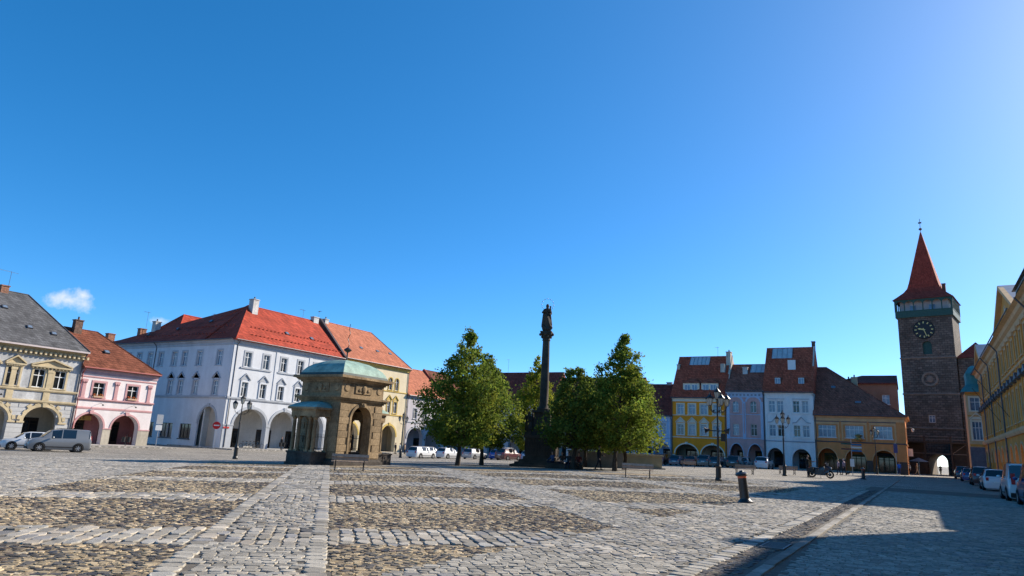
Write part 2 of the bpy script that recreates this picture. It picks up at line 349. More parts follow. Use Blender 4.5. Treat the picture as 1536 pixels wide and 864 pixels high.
# split: the 300 nearest of each kind are single objects, the rest one mesh
def single(kind, limit, name, m):
    X = np.concatenate([np.stack([s[0], s[1], s[2], s[3], s[4], np.full(len(s[0]), (s[6] + s[7]) / 2)], 1) for s in allst if s[8] == kind])
    # in frame?
    P = np.stack([X[:, 0], X[:, 1], GZV(X[:, 0]) - EYE], 1); dz = P @ np.array(_f); px = P @ np.array(_r2) / dz * 1017 + 768; py = 432 - P @ np.array(_u2) / dz * 1017
    ok = (px > 4) & (px < 1532) & (py < 862); idx = np.where(ok)[0]; idx = idx[np.argsort(np.hypot(X[idx, 0], X[idx, 1]))[:limit]]
    ms = []
    for i in range(6):
        V, l, t, c = stones(np.zeros(1), np.zeros(1), np.ones(1), np.ones(1), np.zeros(1), np.zeros((1, 3)), 0, .0001, True)
        me = stone_mesh(name, [(V, l, t, c)], m if not (kind == 'cobble' and i % 2) else COB2); ms.append(me)
    for i in idx:
        o = link(name, ms[int(rng.integers(6))], ground, (X[i, 0], X[i, 1], gz(X[i, 0]) + X[i, 5]), X[i, 4]); o.scale = (X[i, 2], X[i, 3], 1)
    return set(map(int, idx))
for kind, nm, m1, mm in (('sett', 'sett', SET1, STONE_M), ('cobble', 'cobble', COB1, COBBLE_M), ('road_sett', 'road_sett', SET1, STONE_M)):
    skip = single(kind, 300, nm, m1); c = 0; parts = []
    for s in allst:
        if s[8] != kind: continue
        n = len(s[0]); k = np.array([(c + i) not in skip for i in range(n)], bool); c += n
        d = np.hypot(s[0], s[1])
        for near in (True, False):
            q = k & ((d < 19) == near)
            if q.any(): parts.append(stones(s[0][q], s[1][q], s[2][q], s[3][q], s[4][q], s[5][q], s[6], s[7], near))
    stuff(link(nm + 's', stone_mesh(nm + 's', parts, mm), ground))
# kerb stones along the road, and the drain grate
KERB = mat('kerb_granite', (.26, .24, .21), .85, .25, 2, .3, 40, objrand=.28, spec=.15)
y = 6.0
kb = [MB().box(-.085, .085, -L / 2, L / 2, -.1, .03, tx=.008, ty=.006).mesh('kerb_stone', KERB) for L in (.8, 1.0, 1.2)]
while y < 112:
    i = random.randrange(3); L = (.8, 1.0, 1.2)[i]
    link('kerb_stone', kb[i], ground, (-1.95 + random.uniform(-.014, .014), y + L / 2, random.uniform(-.008, .004)), random.uniform(-.012, .012)); y += L + .012
g = thing('drain_grate', 'iron gully grate set in the dark gutter beside the kerb', 'grate', (-2.26, 13.05, .022))
fr = MB().box(-.20, .20, -.44, -.41, -.03, .012).box(-.20, .20, .41, .44, -.03, .012).box(-.20, -.17, -.41, .41, -.03, .012).box(.17, .20, -.41, .41, -.03, .012).build('frame', mat('cast_iron', (.10, .10, .105), .55, .2, 8, metal=.4), g)
for i in range(8): MB().box(-.17, .17, -.02, .02, -.03, .008).build('bar', MATS['cast_iron'], g, (0, -.36 + i * .103, 0))
MB().box(-.17, .17, -.41, .41, -.012, -.006).build('pit', mat('pit_black', (.01, .01, .01)), g)
# raised pavements in front of the house rows
PV = mat('pavement_paving', (.33, .31, .28), .88, .15, .8, .2, 30, pat='sett', ps=(.35, .35), mortar=.6)
pn = struct(MB().box(-90, -76.2, -20, 51.6, -1.5, -.955).box(-90, -76.2, 59.2, 140, -1.5, -.955).build('north_pavement', PV))
pe = []
m = MB(); xs = [-74, -64, -58, -50, -40, -30, -20, -12, -2.6]
for a, b in zip(xs[:-1], xs[1:]):
    m.add([(a, 113.5, gz(a) + .10), (b, 113.5, gz(b) + .10), (b, 124, gz(b) + .10), (a, 124, gz(a) + .10), (a, 113.5, gz(a) - .2), (b, 113.5, gz(b) - .2)], [(0, 1, 2, 3), (4, 5, 1, 0)])
struct(m.build('east_pavement', PV))
struct(MB().box(6.0, 14, 20, 126, -.3, .11).build('castle_pavement', PV))

# ------------------------------------------------------------ building kit (local x along the facade, y into the house, z up)
def arch_poly(xc, hw, zs, rise, zb=.02, n=14):
    p = [(xc - hw, zb), (xc + hw, zb)]
    for i in range(n + 1):
        t = math.pi * i / n; p.append((xc + hw * math.cos(t), zs + rise * math.sin(t)))
    return p
def facade(parent, x0, x1, z0, z1, holes, m, reveal=.22, y=0.0, name='wall', top=None, mi_rev=0):
    outer = top or [(x0, z0), (x1, z0), (x1, z1), (x0, z1)]
    polys = [outer] + holes; flat = [p for q in polys for p in q]
    tris = tessellate_polygon([[Vector((a, b, 0)) for a, b in q] for q in polys])
    mb = MB(); mb.add([(a, y, b) for a, b in flat], tris)
    for h in holes:
        hh = h; n = len(hh); rv = reveal(h) if callable(reveal) else reveal
        mb.add([(a, y, b) for a, b in hh] + [(a, y + rv, b) for a, b in hh], [(i, (i + 1) % n, n + (i + 1) % n, n + i) for i in range(n)])
    me = bpy.data.meshes.new(name); me.from_pydata(mb.v, [], mb.f); me.materials.append(m)
    return link(name, me, parent)
def rect(xc, zb, w, h): return [(xc - w / 2, zb), (xc + w / 2, zb), (xc + w / 2, zb + h), (xc - w / 2, zb + h)]
def roundtop(xc, zb, w, h): return arch_poly(xc, w / 2, zb + h - w / 2, w / 2, zb, 10)
def window(parent, xc, zb, w, h, trim=None, sw=.16, ped=None, glassm=None, cols=2, tr=.66, sill=True, round_=False, frame=None, box=None, y=.13, proud=.05, pedm=None):
    frame = frame or WHITEW; glassm = glassm or GL_D; q_ = random.random()
    if glassm is GL_D and q_ < .4: glassm = GL_M
    elif glassm is GL_L: glassm = GL_L if q_ < .55 else (GL_C if q_ < .8 else GL_M)
    def mk():
        b = MB(); t = .065; y0, y1 = 0, .07
        b.box(-w / 2, -w / 2 + t, y0, y1, 0, h).box(w / 2 - t, w / 2, y0, y1, 0, h).box(-w / 2 + t, w / 2 - t, y0, y1, 0, t).box(-w / 2 + t, w / 2 - t, y0, y1, h - t, h)
        for i in range(1, cols):
            x = -w / 2 + w * i / cols; b.box(x - .035, x + .035, y0 - .012, y1, t, h - t)
        if tr: b.box(-w / 2 + t, w / 2 - t, y0 - .006, y1, h * tr - .035, h * tr + .035)
        return b.mesh('window', frame)
    o = link('window', cached(('win', w, h, cols, tr, frame.name), mk), parent, (xc, y, zb))
    link('pane', cached(('pane', w, h, glassm.name), lambda: MB().box(-w / 2 + .03, w / 2 - .03, .035, .05, .03, h - .03).mesh('pane', glassm)), o)
    if trim:
        def mks():
            b = MB(); a, c = -y - proud, -y + .02
            b.box(-w / 2 - sw, -w / 2 + .004, a, c, -.02, h + sw).box(w / 2 - .004, w / 2 + sw, a, c, -.02, h + sw).box(-w / 2 + .004, w / 2 - .004, a, c, h - .004, h + sw)
            return b.mesh('surround', trim)
        if not round_: link('surround', cached(('sur', w, h, sw, y, proud, trim.name), mks), o)
        else:
            def mkr():
                b = MB(); a, c = -y - proud, -y + .02; n = 12; r0 = w / 2; r1 = r0 + sw; zc = h - w / 2
                b.box(-r1, -r0, a, c, 0, zc).box(r0, r1, a, c, 0, zc)
                for i in range(n):
                    t0, t1 = math.pi * i / n, math.pi * (i + 1) / n
                    b.prism([(r0 * math.cos(t0), zc + r0 * math.sin(t0)), (r1 * math.cos(t0), zc + r1 * math.sin(t0)), (r1 * math.cos(t1), zc + r1 * math.sin(t1)), (r0 * math.cos(t1), zc + r0 * math.sin(t1))], a, c)
                return b.mesh('surround', trim)
            link('surround', cached(('surr', w, h, sw, y, trim.name), mkr), o)
    if sill:
        link('sill', cached(('sill', w, sw, y, (trim or frame).name), lambda: MB().box(-w / 2 - sw - .04, w / 2 + sw + .04, -y - .13, -y + .03, -.12, -.021).mesh('sill', trim or frame)), o)
    pm = pedm or trim
    if ped == 'tri':
        def mkp():
            W2 = w / 2 + sw + .12; z0 = h + sw + .12; z1 = z0 + W2 * .95; a, c = -y - .16, -y + .02
            b = MB()
            for s in (-1, 1): b.prism([(s * W2, z0 - .02), (s * (W2 - .02), z0 + .14), (0, z1 + .13), (0, z1 - .04)], a, c)
            b.box(-W2 + .1, -W2 + .32, a + .05, c, z0 - .18, z0 - .03).box(W2 - .32, W2 - .1, a + .05, c, z0 - .18, z0 - .03)
            b.prism([(-W2 + .15, z0), (W2 - .15, z0), (0, z1 - .08)], -y - .03, c)
            return b.mesh('pediment', pm)
        link('pediment', cached(('tri', w, h, sw, y, pm.name), mkp), o)
    elif ped == 'flat':
        link('pediment', cached(('flat', w, h, sw, y, pm.name), lambda: MB().box(-w / 2 - sw - .1, w / 2 + sw + .1, -y - .18, -y + .02, h + sw + .06, h + sw + .2).mesh('pediment', pm)), o)
    if box:
        f = MB().box(-w / 2 + .1, w / 2 - .1, -y - .26, -y - .06, -.02, .16).build('flower_box', mat('terracotta_pot', (.45, .30, .2), .8), o)
        b = MB(); rr = random.Random(int(xc * 10))
        for i in range(60):
            x, yy, z = rr.uniform(-w / 2 + .08, w / 2 - .08), -y - .16 + rr.uniform(-.12, .1), .2 + rr.uniform(-.04, .17); s = rr.uniform(.03, .06)
            b.add([(x - s, yy, z), (x, yy - s, z + s * .4), (x + s, yy, z), (x, yy + s, z + s)], [(0, 1, 2, 3)], rr.choice((0, 0, 1, 2)))
        b.build('flowers', [mat('leaf_box', (.07, .12, .03)), mat('petal_orange', (.75, .24, .03)), mat('petal_red', (.6, .05, .03))], o)
    return o
def arch_trim(parent, xc, hw, zs, rise, m, t=.26, proud=.07, key=True, y=0.0, voussoirs=None, base=None):
    n = 16; a, c = y - proud, y + .03; b = MB()
    for i in range(n):
        t0, t1 = math.pi * i / n, math.pi * (i + 1) / n
        P = lambda tt, e: (xc + (hw + e) * math.cos(tt), zs + (rise + e) * math.sin(tt))
        b.prism([P(t0, 0), P(t0, t), P(t1, t), P(t1, 0)], a, c)
    b.build('arch_moulding', m, parent)
    if key: MB().prism([(xc - .15, zs + rise - .04), (xc + .15, zs + rise - .04), (xc + .24, zs + rise + t + .16), (xc - .24, zs + rise + t + .16)], a - .07, c).build('keystone', m, parent)
def shopfront(parent, xc, w, h, y, frame, kind=0, glassm=None):
    def mk():
        b = MB(); t = .1
        b.box(-w / 2, -w / 2 + t, -.06, .05, 0, h).box(w / 2 - t, w / 2, -.06, .05, 0, h).box(-w / 2 + t, w / 2 - t, -.06, .05, h - .35, h).box(-w / 2 + t, w / 2 - t, -.05, .05, 0, .35 if kind else .12)
        xs = [0] if w < 1.9 else [-w / 6, w / 6]
        for x in xs: b.box(x - .05, x + .05, -.055, .05, .12, h - .35)
        b.box(-w / 2 + t, w / 2 - t, -.045, .05, h * .74, h * .74 + .07)
        return b.mesh('shopfront', frame)
    o = link('shopfront', cached(('shop', w, h, kind, frame.name), mk), parent, (xc, y, 0))
    link('pane', cached(('spane', w, h, (glassm or GL_D).name), lambda: MB().box(-w / 2 + .05, w / 2 - .05, 0, .02, .1, h - .3).mesh('pane', glassm or GL_D)), o)
    return o
def roof(parent, W, H, D, Rr, m, hl=0.0, hr=0.0, ov=.45, ox=.12, y0=0.0, x0=0.0, name='roof', ry=None, th=.16):
    ry = D / 2 if ry is None else ry
    e = [(x0 - ox, y0 - ov), (x0 + W + ox, y0 - ov), (x0 + W + ox, y0 + D + ov), (x0 - ox, y0 + D + ov)]
    a = x0 - ox + hl if hl == 0 else x0 + hl; b = x0 + W + ox if hr == 0 else x0 + W - hr
    v = [(p[0], p[1], H) for p in e] + [(a, y0 + ry, H + Rr), (b, y0 + ry, H + Rr)] + [(p[0], p[1], H - th) for p in e]
    f = [(0, 1, 5, 4), (1, 2, 5), (2, 3, 4, 5), (3, 0, 4), (6, 9, 8, 7), (0, 6, 7, 1), (1, 7, 8, 2), (2, 8, 9, 3), (3, 9, 6, 0)]
    r = MB().add(v, f).build(name, m, parent)
    # ridge and hip tiles
    rb = MB()
    if b - a > .3: rb.tube((a, y0 + ry, H + Rr - .02), (b, y0 + ry, H + Rr - .02), .10, n=6)
    for (p, q, h) in ((0, 4, hl), (3, 4, hl), (1, 5, hr), (2, 5, hr)):
        if h > 0: rb.tube(v[p], v[q], .09, n=6)
    if rb.v: rb.build('ridge_tiles', m, r)
    return r
def cornice(parent, W, H, m, ov=.4, h=.55, x0=0.0, name='cornice', y=0.0):
    pr = [(y + .01, H - h), (y - .08, H - h), (y - .10, H - h * .62), (y - ov * .45, H - h * .5), (y - ov * .55, H - h * .22), (y - ov, H - h * .12), (y - ov, H - .17), (y + .01, H - .17)]
    return MB().prism(pr, x0 - .06, x0 + W + .06, plane='yz').build(name, m, parent)
def band(parent, W, z, m, h=.2, d=.1, x0=0.0, name='string_course'):
    return MB().prism([(.01, z), (-d * .6, z), (-d, z + h * .5), (-d, z + h), (.01, z + h + .04)], x0, x0 + W, plane='yz').build(name, m, parent)
def gutter(parent, W, H, x0=0.0, ov=.45, pipe=None, base=0.0, m=None):
    m = m or LEAD
    MB().tube((x0 - .1, -ov - .06, H - .06), (x0 + W + .1, -ov - .06, H - .06), .075, n=8).build('gutter', m, parent)
    for px in (pipe or []):
        MB().path([(px, -ov - .06, H - .1), (px, -.1, H - .7), (px, -.1, base + .1)], .055, 8).build('downpipe', m, parent)
def chimney(parent, x, y, z, w, d, h, m, pot=True):
    b = MB().box(-w / 2, w / 2, -d / 2, d / 2, -1.8, h).box(-w / 2 - .07, w / 2 + .07, -d / 2 - .07, d / 2 + .07, h, h + .12)
    o = b.build('chimney', m, parent, (x, y, z))
    if pot: MB().tube((0, 0, h + .12), (0, 0, h + .5), .11, n=10).build('chimney_pot', LEAD, o)
    return o
def antenna(parent, x, y, z, h=2.2, w=1.6, rz=0.0):
    b = MB().tube((0, 0, 0), (0, 0, h), .022, n=5).tube((-w * .7, 0, h - .12), (w * .3, 0, h - .12), .015, n=4)
    for i in range(7): xx = -w * .7 + w * i / 6.2; b.tube((xx, -.28 + i * .018, h - .12), (xx, .28 - i * .018, h - .12), .010, n=4)
    return b.build('aerial', LEAD, parent, (x, y, z), rz)
def skylight(parent, x, y, z, slope, w=.6, h=.8, m=None):
    o = MB().box(-w / 2, w / 2, -h / 2, h / 2, -.05, .14).build('roof_hatch', m or LEAD, parent, (x, y, z), (slope, 0, 0))
    MB().box(-w / 2 + .07, w / 2 - .07, -h / 2 + .07, h / 2 - .07, .13, .15).build('hatch_pane', GL_L, o); return o
PIERB = {}
def house(name, label, loc, rz, W, H, D, wallm, arches=(), holes=(), back=None, arcade_m=None, AD=3.6, group=None, wall_x=(0, 0), ztop=None, gable=None, pier=.75, shops=True, shopm=None, sidem=None, ahigh=None, sides=(1, 1)):
    r = thing(name, label, 'house', loc, rz, group)
    AH = ahigh or max([a[2] + a[3] for a in arches] or [3.6]) + .22
    hs_ = [arch_poly(*a) for a in arches] + list(holes); na = len(arches)
    ids = {id(h): (pier if i < na else .2) for i, h in enumerate(hs_)}
    facade(r, 0, W, -.7, H, hs_, wallm, reveal=lambda h: ids[id(h)])
    m = MB(); s = sidem or wallm
    # side walls, rear wall, ceiling of the arcade, attic closure
    if sides[0]: m.add([(0, 0, -.7), (0, D, -.7), (0, D, H), (0, 0, H)], [(0, 1, 2, 3)])
    if sides[1]: m.add([(W, 0, -.7), (W, D, -.7), (W, D, H), (W, 0, H)], [(0, 1, 2, 3)])
    m.add([(0, D, -.7), (W, D, -.7), (W, D, H), (0, D, H)], [(0, 1, 2, 3)])
    if gable: m.add([(0, 0, H), (0, D, H), (0, D / 2, H + gable)], [(0, 1, 2)]); m.add([(W, 0, H), (W, D, H), (W, D / 2, H + gable)], [(0, 1, 2)])
    m.build('side_wall', s, r)
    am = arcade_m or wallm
    if arches:
        b = MB(); b.box(.02, W - .02, AD, AD + .2, -.7, AH + .1)
        b.add([(0, pier * .98, AH), (W, pier * .98, AH), (W, AD, AH), (0, AD, AH)], [(0, 1, 2, 3)])
        # inner face of the street wall above the piers and transverse arches
        b.add([(.0, pier, AH), (W, pier, AH), (W, pier, AH - .2), (0, pier, AH - .2)], [(0, 1, 2, 3)])
        if sides[0]: b.box(.02, .2, pier, AD, -.7, AH - .01)
        if sides[1]: b.box(W - .2, W - .02, pier, AD, -.7, AH - .01)
        pxs = [(arches[i][0] + arches[i][1] + arches[i + 1][0] - arches[i + 1][1]) / 2 for i in range(len(arches) - 1)]
        for px in pxs:
            hh = AD - pier; n = 8; pts = []
            b.prism([(pier, AH - .003)] + [(pier + hh / 2 - hh / 2 * math.cos(math.pi * i / n), AH - 1.0 + .8 * math.sin(math.pi * i / n)) for i in range(n + 1)] + [(AD, AH - .003)], px - .2, px + .2, plane='yz')
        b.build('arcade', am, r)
        if shops:
            for i, a in enumerate(arches):
                shopfront(r, a[0] + .15, min(a[1] * 1.45, 2.6), min(2.6, AH - .5), AD - .06, shopm or DARKWOOD, i % 2)
    return r

# ------------------------------------------------------------ north row (faces +X): x_local = Y - Y0, base on the pavement
NB = -.955
def nrow(Y0): return (-80, Y0, NB)
# 1 stone-trimmed grey-white house at the far left
OCH = mat('ochre_stucco', (.50, .41, .26), .9, .16, 1.2, .2, 30, streak=.3)
GRW = plaster('weathered_white_plaster', (.46, .465, .47), .14, .3)
hw = [(36.46 - 26 - 1.9 + i, 0) for i in range(0)]
r = house('arcaded_house', 'grey and ochre arcaded house with dark slate roof at the left edge', nrow(22), R(90), 19.0, 9.75, 12, GRW,
          arches=[(1.0, 1.72, 2.2, 1.55), (6.1, 1.75, 2.2, 1.55), (11.05, 1.75, 2.2, 1.55), (15.9, 1.75, 2.2, 1.55)],
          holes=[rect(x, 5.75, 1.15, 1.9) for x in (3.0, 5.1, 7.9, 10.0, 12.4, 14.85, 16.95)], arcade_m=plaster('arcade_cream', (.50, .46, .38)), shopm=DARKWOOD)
for a in ((1.0, 1.72, 2.2, 1.55), (6.1, 1.75, 2.2, 1.55), (11.05, 1.75, 2.2, 1.55), (15.9, 1.75, 2.2, 1.55)):
    arch_trim(r, *a, OCH, t=.32, proud=.1)
    for k in range(9):     # long and short voussoirs
        t0 = math.pi * (k + .5) / 9 - .1; t1 = t0 + .2; e = .62 if k % 2 == 0 else .42
        P = lambda tt, q: (a[0] + (a[1] + q) * math.cos(tt), a[2] + (a[3] + q) * math.sin(tt))
        MB().prism([P(t0, .3), P(t0, e), P(t1, e), P(t1, .3)], -.13, .02).build('voussoir', OCH, r)
    for s in (-1, 1): MB().box(a[0] + s * (a[1] + .32) - .42, a[0] + s * (a[1] + .32) + .42, -.16, .02, 2.02, 2.2).build('impost', OCH, r)
# ashlar blocks on the piers
BLK = mat('pier_ashlar', (.43, .43, .425), .9, .12, 2, .2, 30, objrand=.1)
for px in (3.55, 8.58, 13.48, 18.0):
    for k in range(4):
        w = (.74 if px < 17 else .62); MB().box(-w, w, -.06, .02, 0, .47).build('ashlar_block', BLK, r, (px, 0, .06 + k * .49))
    for k in range(3):
        for s in (-1, 1): MB().box(-.36, .36, -.05, .02, 0, .38).build('ashlar_block', BLK, r, (px + s * (.36 if k < 2 else .4), 0, 2.75 + k * .41))
for x in (3.0, 5.1, 7.9, 10.0, 12.4, 14.85, 16.95): window(r, x, 5.75, 1.15, 1.9, OCH, .2, None, GL_D)
band(r, 19, 5.3, OCH, .25, .18); band(r, 19, 4.1, OCH, .28, .22)
for i, x in enumerate((1.0, 4.05, 8.95, 12.4, 15.9)):       # pediments over the window pairs, pilaster strips between
    W2 = 2.05 if i != 3 else .95
    if i == 2:
        b = MB()
        for k in range(10):
            t0, t1 = R(25 + 13 * k), R(25 + 13 * (k + 1)); Q = lambda t, q: (x + (2.3 + q) * math.cos(t), 7.1 + (1.55 + q) * math.sin(t) * .95)
            b.prism([Q(t0, 0), Q(t0, .2), Q(t1, .2), Q(t1, 0)], -.28, .02)
        b.box(x - W2, x + W2, -.3, .02, 7.86, 8.02).build('segmental_pediment', OCH, r)
    else:
        b = MB().box(x - W2, x + W2, -.3, .02, 7.86, 8.02)
        for s in (-1, 1): b.prism([(x + s * W2, 8.02), (x + s * W2, 8.16), (x, 8.85), (x, 8.68)], -.3, .02)
        b.prism([(x - W2 + .2, 8.02), (x + W2 - .2, 8.02), (x, 8.68)], -.05, .02)
        for k in range(11): xx = x - W2 + .18 + k * (2 * W2 - .36) / 10; b.box(xx - .05, xx + .05, -.24, .02, 7.72, 7.86)
        b.build('pediment', OCH, r)
    MB().box(x - .24, x + .24, -.1, .02, 5.55, 7.7).box(x - .3, x + .3, -.14, .02, 7.35, 7.7).build('pilaster', OCH, r)
    MB().box(x - .32, x + .32, -.08, .02, 4.42, 5.28).build('panel', OCH, r)
MB().box(-.05, 19.05, -.12, .02, 9.0, 9.12).build('frieze_moulding', OCH, r)
for k in range(40): MB().box(-.1, .1, -.42, .02, 0, .30).build('modillion', OCH, r, (.35 + k * .485, 0, 9.16))
cornice(r, 19, 9.98, OCH, .62, .55)
MB().box(-.1, 19.15, -.86, .0, 9.84, 10.0).build('eaves_fascia', mat('pinkish_fascia', (.50, .43, .42), .8), r)
SLATE = mat('grey_slate', (.088, .088, .092), .75, .34, .9, .3, 30, pat='tile', ps=(.3, .26), mortar=.55)
rf = roof(r, 19, 10.02, 12, 6.1, SLATE, 0, 4.2, .82, .15)
for x, yy in ((10.3, 3.2), (13.6, 1.6), (15.9, 1.2), (7.5, 1.0), (11.8, 3.8), (5.0, 2.9)):
    skylight(rf, x, yy - .2, 10.02 + (yy + .6) * .9, math.atan2(6.1, 6.8), .55, .5)
chimney(rf, 12.3, 6, 16.0, .75, .75, .55, mat('brick_chimney', (.28, .14, .09), .9, .3, 4, .2, pat='block', ps=(.25, .08)), False)
antenna(rf, 12.7, 6, 16.4, 2.0, 2.6, R(12))
MB().path([(18.93, -.75, 9.8), (18.93, -.12, 9.0), (18.93, -.12, .05)], .06, 8).build('downpipe', LEAD, r)
for x in (6.6, 11.4):
    lm = MB().path([(0, 0, 0), (0, -.55, .1), (0, -.75, 0)], .02, 5).build('wall_lamp', BLACKIRON, r, (x, -.05, 4.75)); MB().lathe([(.05, .05), (.17, -.12), (.02, -.15)], 8, c=(0, -.75, 0)).build('lamp_shade', BLACKIRON, lm)
# 2 pink house
PINKW = plaster('pinkish_white_plaster', (.69, .63, .62), .05, .08); PINKT = plaster('pink_trim', (.52, .30, .30), .06, .08); PIERG = plaster('pier_stone_beige', (.42, .38, .31), .1)
ar = [(1.85, 1.58, 1.85, 1.55), (5.95, 1.62, 1.85, 1.55)]
r = house('arcaded_house', 'small pale pink house with red tiled roof and two arches', nrow(41.05), R(90), 8.95, 8.35, 11, PINKW, ar,
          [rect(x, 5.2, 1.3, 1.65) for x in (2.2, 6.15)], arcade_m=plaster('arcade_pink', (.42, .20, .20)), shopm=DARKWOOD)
for a in ar: arch_trim(r, *a, PINKT, t=.2, proud=.05)
for x in (2.2, 6.15): window(r, x, 5.2, 1.3, 1.65, PINKT, .22, None, GL_D, box=True)
band(r, 8.95, 4.82, PINKT, .2, .2); band(r, 8.95, 3.85, PINKT, .22, .06); band(r, 8.95, 7.35, PINKT, .14, .07)
for x in (.55, 4.2, 8.2):
    b = MB().box(-.19, .19, -.07, .02, 0, 2.1).box(-.24, .24, -.1, .02, 0, .12); b.box(-.3, .3, -.13, .02, 1.86, 2.06)
    for s in (-1, 0, 1): b.ell((s * .19, -.1, 1.76), (.1, .09, .12), 8, 5)
    b.build('pilaster', PINKT, r, (x, 0, 5.06))
for x0_, x1_ in ((-.0, .27), (3.43, 4.33), (7.57, 8.95)):
    MB().box(x0_, x1_, -.03, .02, -.1, 1.72).build('pier_base', PIERG, r); MB().box(x0_ - .05, x1_ + .03, -.08, .02, 1.73, 1.85).build('impost', PINKT, r)
cornice(r, 8.95, 8.5, plaster('dusky_pink', (.42, .30, .33)), .5, .75); gutter(r, 8.95, 8.45, ov=.55, pipe=[.12], m=mat('red_gutter', (.33, .09, .08), .5))
RT1 = mat('old_red_tiles', (.185, .066, .040), .85, .3, .8, .35, 30, pat='tile', ps=(.26, .28), mortar=.4, spec=.1)
rf = roof(r, 8.95, 8.46, 11, 4.7, RT1, 0, 5.2, .62, .15)
chimney(rf, 1.1, 5.0, 12.7, .85, .7, 1.35, mat('sooty_brick', (.16, .10, .075), .9, .35, 3, .2, pat='block', ps=(.25, .08)))
skylight(rf, 3.4, 2.0, 10.55, math.atan2(4.7, 6.1), .6, .55)
for x in (2.35, 6.2):
    lm = MB().path([(0, 0, 0), (.15, -.4, .12), (.3, -.6, 0)], .018, 5).build('wall_lamp', BLACKIRON, r, (x, -.02, 4.45)); MB().ell((.3, -.6, -.07), (.11, .11, .08), 8, 5).build('lamp_shade', BLACKIRON, lm)
def text(parent, s, loc, size, m, rot=(R(90), 0, 0), ext=.01):
    c = bpy.data.curves.new('t', 'FONT'); c.body = s; c.size = size; c.extrude = ext; c.align_x = 'CENTER'
    t = bpy.data.objects.new('t', c); col.objects.link(t); bpy.context.view_layer.update()
    me = bpy.data.meshes.new_from_object(t.evaluated_get(bpy.context.evaluated_depsgraph_get())); bpy.data.objects.remove(t); me.materials.clear(); me.materials.append(m)
    return link('lettering', me, parent, loc, rot)
sg = MB().box(-1.2, 1.2, -.05, .0, 0, .5).build('shop_sign', mat('sign_ochre', (.42, .30, .10), .7), r, (1.85, 2.1, 2.62)); text(sg, 'A S', (0.1, -.065, .1), .5, BLACKIRON)
# 3 grey-white corner house
GRYW = plaster('cool_white_plaster', (.58, .595, .62), .04, .07); GRYT = plaster('grey_trim', (.40, .42, .45), .05, .1)
REDM = mat('red_metal_tiles', (.36, .058, .032), .7, .2, .45, .25, 30, pat='tile', ps=(.35, .4), mortar=.72, spec=.12)
GW = 20.8
ar = [(4.35, 2.75, 3.05, 2.3), (10.2, 2.4, 3.05, 2.3), (15.7, 2.4, 3.05, 2.3)]
wx = [2.6, 5.75, 8.95, 12.15, 15.35, 18.5]
SL = 34.0
r = house('corner_house', 'large white corner house with bright red roof and tall arcade arches', nrow(60.15), R(90), GW, 14.45, 12, GRYW, ar,
          [rect(x, 6.95, 1.05, 1.95) for x in wx] + [rect(x, 11.05, 1.05, 2.0) for x in wx], arcade_m=plaster('arcade_white', (.58, .56, .52)), AD=4.2, sides=(0, 1))
for a in ar: arch_trim(r, *a, GRYT, t=.36, proud=.07)
for x in wx: window(r, x, 6.95, 1.05, 1.95, GRYW, .2, 'tri', GL_D, proud=.1, pedm=GRYT); window(r, x, 11.05, 1.05, 2.0, GRYT, .24, None, GL_D)
band(r, GW, 6.45, GRYT, .3, .16); cornice(r, GW, 14.7, GRYT, .55, .9); gutter(r, GW, 14.62, ov=.55, pipe=[.55, 20.6])
for x0_, w_ in ((2.6 - 1.1, 5.3), (8.95 - 1.1, 5.4), (15.35 - 1.1, 5.4)): MB().box(x0_, x0_ + w_, -.14, .02, 10.76, 10.94).build('sill_band', GRYT, r)
for x in (0.0, 7.35, 13.75): MB().box(x + .02, x + .55, -.07, .02, 6.8, 13.75).build('pilaster', GRYW, r)
for x0_, x1_ in ((.0, 1.58), (7.12, 7.78), (12.62, 13.28), (18.12, GW)): MB().box(x0_, x1_, -.05, .02, -.2, 3.05).build('pier_face', PIERG if x0_ < 0 else GRYT, r); MB().box(x0_ - .06, x1_ + .06, -.1, .02, 2.95, 3.1).build('impost', GRYT, r)
# side front to the lane (faces -Y): its own wall sheet, local frame turned
s_ = link('lane_front', None, r, (0, SL, 0), R(-90)); s_.empty_display_size = .3
lw = [SL - 2.7, SL - 7.1, SL - 10.5, SL - 12.9, SL - 16.2, SL - 18.9, SL - 21.7, SL - 24.6]
la = (SL - 3.4, 1.95, 3.0, 2.35); lsh = [(SL - 7.9, 2.5), (SL - 12.2, 2.8), (SL - 16.5, 2.4)]
SHAD = plaster('lane_front_plaster', (.50, .50, .52), .05, .1)
facade(s_, 0, SL, -.7, 14.45, [arch_poly(*la)] + [rect(x, 6.95, 1.05, 1.95) for x in lw[:4]] + [rect(x, 11.05, 1.05, 2.0) for x in lw] + [rect(x, .9, w, 2.0) for x, w in lsh], GRYW, .22, y=-.03)
arch_trim(s_, *la, GRYT, t=.3, proud=.1)
for x in lw: window(s_, x, 11.05, 1.05, 2.0, GRYT, .24, None, GL_L)
for x in lw[:4]: window(s_, x, 6.95, 1.05, 1.95, GRYT, .22, 'tri', GL_L)
for x, w in lsh: window(s_, x, .9, w, 2.0, None, .1, None, GL_D, cols=3, tr=None, frame=DARKWOOD)
b = MB(); b.prism([(.01, 6.45), (-.13, 6.45), (-.2, 6.6), (-.2, 6.79), (.01, 6.8)], 0, SL, plane='yz').build('string_course', GRYT, s_)
cornice(s_, SL, 14.7, GRYT, .55, .9, y=-.03); gutter(s_, SL, 14.62, ov=.58, pipe=[SL - 17.6])
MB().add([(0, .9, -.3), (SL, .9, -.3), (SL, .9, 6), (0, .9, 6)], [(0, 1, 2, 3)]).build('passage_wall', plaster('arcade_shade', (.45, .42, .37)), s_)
rf = roof(r, GW, 14.62, 12, 6.2, REDM, 6.0, 0, .62, .3)
